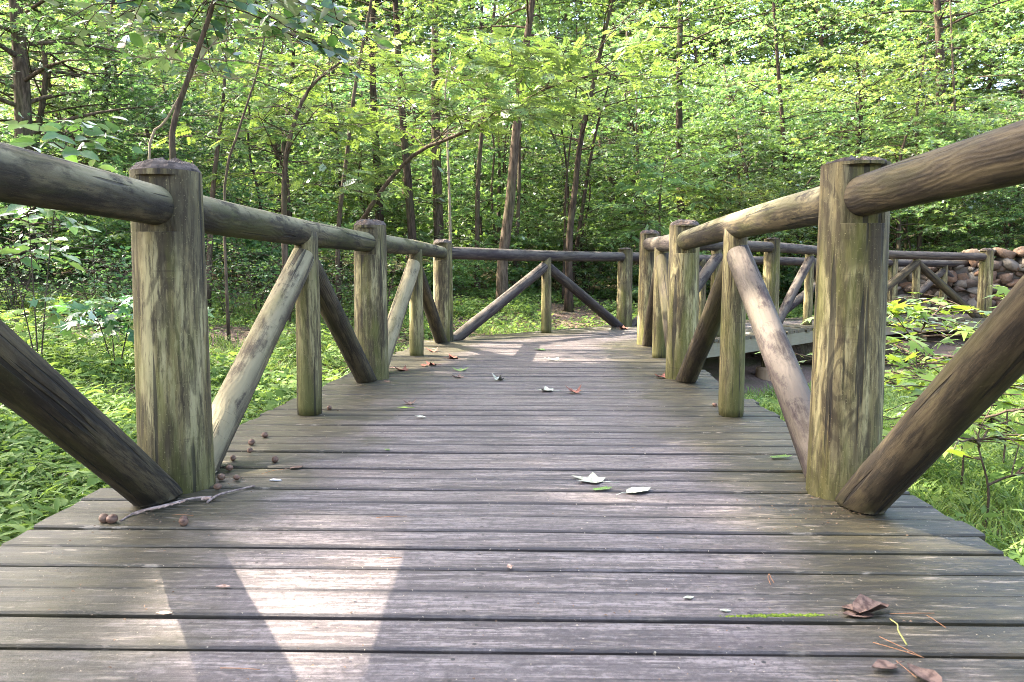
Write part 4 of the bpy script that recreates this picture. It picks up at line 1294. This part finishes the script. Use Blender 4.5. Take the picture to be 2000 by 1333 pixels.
LEAVES = [(1155, 938, 'pale star shaped leaf lying face down, left of the two pale leaves mid deck', 'star', .125, 'leaf_pale', 1.0, .16),
          (1240, 960, 'pale heart shaped leaf lying face down, right of the two pale leaves mid deck', 'oval', .105, 'leaf_pale', -1.1, .3),
          (1168, 956, 'small green fern like sprig between the two pale leaves', 'fern', .07, 'leaf_green_fallen', -1.3, .15),
          (1515, 893, 'small green fern like sprig beside the base of the big right post', 'fern', .09, 'leaf_green_fallen', -1.5, .15),
          (1068, 763, 'white curled leaf in the middle of the deck beside a brown one', 'star', .12, 'leaf_pale', 1.3, .35),
          (1122, 767, 'dark brown crumpled leaf right of the white curled leaf', 'star', .11, 'leaf_red', 0.3, .9),
          (974, 743, 'white upturned leaf left of the middle of the deck', 'star', .10, 'leaf_pale', 2.2, 1.0),
          (1057, 684, 'bright green leaf on the far deck', 'oval', .13, 'leaf_green_fallen', 0.9, .5),
          (800, 789, 'brown curled leaf behind a greenish one at the left of the deck', 'star', .08, 'leaf_brown', 0.2, .7),
          (790, 797, 'small greenish leaf in front of a brown curled leaf', 'oval', .07, 'leaf_green_fallen', 1.4, .3),
          (825, 815, 'pale thin leaf scrap lying alone at the left of the deck', 'bit', .07, 'leaf_pale', 1.3, .3),
          (845, 687, 'dark red leaf near the third left post, farthest of the red ones', 'star', .13, 'leaf_red', 0.4, .7),
          (884, 701, 'dark red leaf right of the second left bay baluster', 'star', .14, 'leaf_red', 1.7, .6),
          (828, 715, 'rounded rust brown leaf left of a red leaf, nearer the second left post', 'oval', .09, 'leaf_red', 0.1, .8),
          (842, 714, 'red leaf touching a rounded rust brown leaf', 'star', .12, 'leaf_red', 2.0, .6),
          (786, 724, 'reddish leaf lying right of the second left post', 'star', .12, 'leaf_red', 0.9, .6),
          (767, 719, 'tan leaf with thin stem close beside the second left post', 'oval', .11, 'leaf_brown', 1.6, .3),
          (899, 724, 'pale green leaf between the red leaves and the white upturned leaf', 'star', .13, 'leaf_green_fallen', 0.0, .4),
          (895, 738, 'pinkish tan leaf just left of the white upturned leaf', 'star', .10, 'leaf_brown', 1.1, .5),
          (1080, 703, 'pale leaf scraps in the sun patch on the far deck', 'star', .14, 'leaf_pale', 0.4, .3),
          (1292, 737, 'reddish leaf by the foot of the second right post', 'star', .10, 'leaf_red', 0.6, .6),
          (1218, 643, 'red leaf at the foot of the far bend post', 'star', .16, 'leaf_red', 1.1, .6),
          (1340 * 0 + 756, 746, 'small tan leaf in front of the second left post', 'oval', .07, 'leaf_brown', 0.5, .4),
          (575, 914, 'small tan leaf tip right of the nut row', 'oval', .055, 'leaf_brown', -1.0, .3),
          (1733, 1303, 'brown wavy leaf near the bottom right corner, left of another', 'oval', .06, 'leaf_brown', 1.9, .7),
          (1815, 1325, 'large rust brown leaf cut by the bottom edge at the right', 'oval', .075, 'leaf_brown', 0.4, .5),
          (758, 879, 'tiny green leaf scrap on the left middle deck', 'bit', .035, 'leaf_green_fallen', 1.0, .2),
          (1348, 1167, 'small pale green scrap above the moss seam', 'bit', .03, 'leaf_pale', 1.9, .2),
          (1420, 1193, 'small whitish scrap just above the moss seam', 'bit', .026, 'leaf_pale', 1.5, .2),
          (440, 1146, 'small tan chip beside the sunlit patch on the deck', 'bit', .035, 'flake', 1.8, .4),
          (325, 1198, 'small pale splinter on the seam left of the sunlit patch', 'bit', .035, 'flake', 1.7, .3),
          (996, 1108, 'small pinkish chip in the middle of the near deck', 'bit', .028, 'flake', 0.3, .4)]
for a_ in LEAVES: dleaf(*a_)
# big curled dead leaf near the bottom right, with a pale stalk
p = at(1695, 1200, 0)
big = thing('fallen_leaf', 'large curled brown dead leaf with a yellow stalk near the bottom right', 'leaf', (p[0], p[1], 0.003))
for (dx, dy, rz, size, cu, mm) in ((0.0, 0.0, -1.25, .10, 1.7, 'leaf_brown'), (-0.028, 0.010, -2.5, .07, .8, 'leaf_brown'), (-0.02, -0.012, 1.7, .075, .35, 'leaf_brown')):
    V, T = leaf_oval(0.3, 0.05, 0.05); V = V.copy(); V[:, 1] -= 0.4; V = V * size
    V[:, 2] = size * cu * (V[:, 0] / size) ** 2 * 2 + 0.25 * np.maximum(0, V[:, 1]) ** 2 / size; V[:, 2] -= V[:, 2].min()
    n = len(V); W = np.vstack([V + (0, 0, .0012), V])
    o = obj('leaf_blade', mesh('leaf_blade', W, np.vstack([T, T[:, ::-1] + n]), M[mm]), big, (dx, dy, 0))
    o.rotation_euler = (0, 0, rz)
q = [at(x, y, 0.004) - np.array([p[0], p[1], 0.003]) for x, y in ((1738, 1212), (1752, 1226), (1754, 1240), (1762, 1252), (1771, 1263))]
V, F = tube(smooth_path(q, 14) + np.column_stack([np.zeros((14, 2)), 0.003 + 0.006 * np.sin(np.linspace(0, 3.14, 14))]), np.linspace(.0013, .002, 14), 5)
obj('stalk', mesh('stalk', V, F, M['stem'], True), big)


def needle(px0, py0, px1, py1, label, r=0.0007):
    a_, b_ = at(px0, py0, 0.002), at(px1, py1, 0.002)
    m_ = (a_ + b_) / 2 + np.array([0, 0, 0.003]) + (b_ - a_)[[1, 0, 2]] * (0.05, -0.05, 0)
    P = smooth_path([a_ - a_, m_ - a_, b_ - a_], 9)
    V, F = tube(P, r, 4)
    tag(obj('pine_needle', mesh('pine_needle', V, F, M['needle'], True), None, a_ + (0, 0, 0.001)), label, 'pine needle', 'pine needles on the deck')


NEEDLES = [(1738, 1200, 1825, 1199, 'rusty pine needle pointing right from the large curled leaf'), (1810, 1203, 1848, 1228, 'short pine needle sloping down at the right of the curled leaf'),
           (1705, 1256, 1805, 1286, 'long pine needle below the yellow leaf stalk'), (1718, 1245, 1800, 1284, 'pine needle crossing the long one below the yellow stalk'),
           (1750, 1292, 1790, 1325, 'pine needle running down to the bottom right edge'), (1501, 1122, 1505, 1143, 'short upright pine needle on the right near deck'),
           (1503, 1122, 1512, 1140, 'short slanted pine needle forming a V with its neighbour'), (430, 1306, 508, 1309, 'rusty pine needle at the bottom of the deck, left'),
           (735, 1012, 795, 1009, 'rusty pine needle left of the middle of the deck'), (738, 1093, 785, 1090, 'pine needle above the right corner of the sunlit patch'),
           (337, 1007, 378, 1008, 'pine needle behind the nut in front of the big left post'), (560, 917, 510, 927, 'thin rusty pine needle right of the nut row')]
for a_ in NEEDLES: needle(*a_)

# peeling twig lying against the foot of the big left post
b0 = at(235, 1018, 0.004)
tw = thing('twig', 'peeling dry twig lying against the foot of the big left post', 'twig', b0)
P = smooth_path([at(235, 1018, .004), at(268, 1000, .008), at(330, 985, .012), at(375, 974, .012), at(413, 971, .008)], 24) - b0
V, F = tube(P, np.linspace(.0028, .0038, 24), 7)
obj('stick', mesh('stick', V, F, M['twig'], True), tw)
fl = []
rf = np.random.default_rng(3)
for t0_, t1_ in ((0.18, 0.42), (0.42, 0.52), (0.52, 0.68), (0.88, 1.0)):
    A_ = [interp_path(P, t) for t in np.linspace(t0_, min(t1_, .999), 7)]
    hh = rf.uniform(0.007, 0.014, 7)
    top = np.array(A_) + (0, -0.001, 0.001)
    bot = top + np.stack([rf.normal(0, .001, 7), -hh, -np.minimum(hh * .5, .006)], -1)
    V = np.vstack([top, bot, top + (0, 0.0004, .0016), bot + (0, 0.0004, .0016)])
    F = []
    for k in range(6):
        F += [(k, k + 1, 8 + k), (k, 8 + k, 7 + k), (14 + k, 22 + k, 15 + k), (14 + k, 21 + k, 22 + k)]
    fl.append((V, np.array(F)))
for V, F in fl: obj('bark_peel', mesh('bark_peel', V, F, M['flake']), tw)
b1 = at(405, 981, .004)
P = smooth_path([at(405, 981, .004), at(422, 969, .006), at(440, 963, .006), at(460, 958, .005), at(497, 949, .005)], 18) - b1
V, F = tube(P, np.linspace(.0042, .0028, 18), 7)
tag(obj('twig', mesh('twig', V, F, M['twig'], True), None, b1), 'smooth grey twig crossing the end of the peeling twig', 'twig')
p = at(538, 939, .003)
V, F = tube(np.array([(-.022, 0, 0), (-.01, .002, .002), (.008, -.001, .001), (.022, .001, 0)]), [.002, .0045, .004, .0015], 6)
tag(obj('bark_scrap', mesh('bark_scrap', V, F, M['white_bit']), None, (p[0], p[1], .004)), 'bleached white bark scrap on the deck right of the nut row', 'bark')
# moss growing in one seam
rm = np.random.default_rng(9)
a_, b_ = at(1400, 1206, 0), at(1636, 1203, 0)
parts = []
for k in range(260):
    t = rm.random(); c = a_ + (b_ - a_) * t
    r = rm.uniform(.0018, .0045) * (0.5 + math.sin(math.pi * t))
    parts.append((IV * (r, r, r * .8) + (c[0], c[1] + rm.normal(0, .0022), 0.0005), IF))
V, F = join(parts)
tag(obj('moss', mesh('moss', V, F, M['moss'], True)), 'strip of bright green moss in a seam of the near deck', 'moss', kind='stuff')

# crumbs of bark, seed and leaf lying in the seams and at the feet of the posts
rk = np.random.default_rng(17)
pts = []
for px, py, sx_, sy_, n in ((1690, 1005, 75, 16, 150), (1600, 985, 60, 12, 60), (300, 1000, 70, 16, 90), (440, 930, 40, 20, 50), (150, 1090, 110, 40, 60), (1000, 1150, 620, 110, 150), (1000, 850, 420, 70, 110), (960, 740, 250, 30, 60)):
    for _ in range(n):
        q = at(px + rk.normal(0, sx_), min(1330, py + rk.normal(0, sy_)), 0.002)
        pts.append(q)
pts = np.array(pts)
d_, _ = seg_dist(pts[:, 0], pts[:, 1], MIDL)
pts = pts[(d_ < 1.2) & (pts[:, 1] > 1.3)]
n = len(pts); az = rk.uniform(0, 6.28, n)
V, F = scatter(leaf_small(0.3, 0.12), pts + (0, 0, 0.002), np.stack([np.cos(az), np.sin(az), rk.normal(0, .15, n)], -1), np.array([0, 0, 1.0]) + rk.normal(0, .3, (n, 3)), rk.uniform(0.003, 0.011, n))
tag(obj('debris', mesh('debris', V, F, M['litter'])), 'crumbs of bark, seeds and leaf bits scattered over the deck', 'debris', kind='stuff')
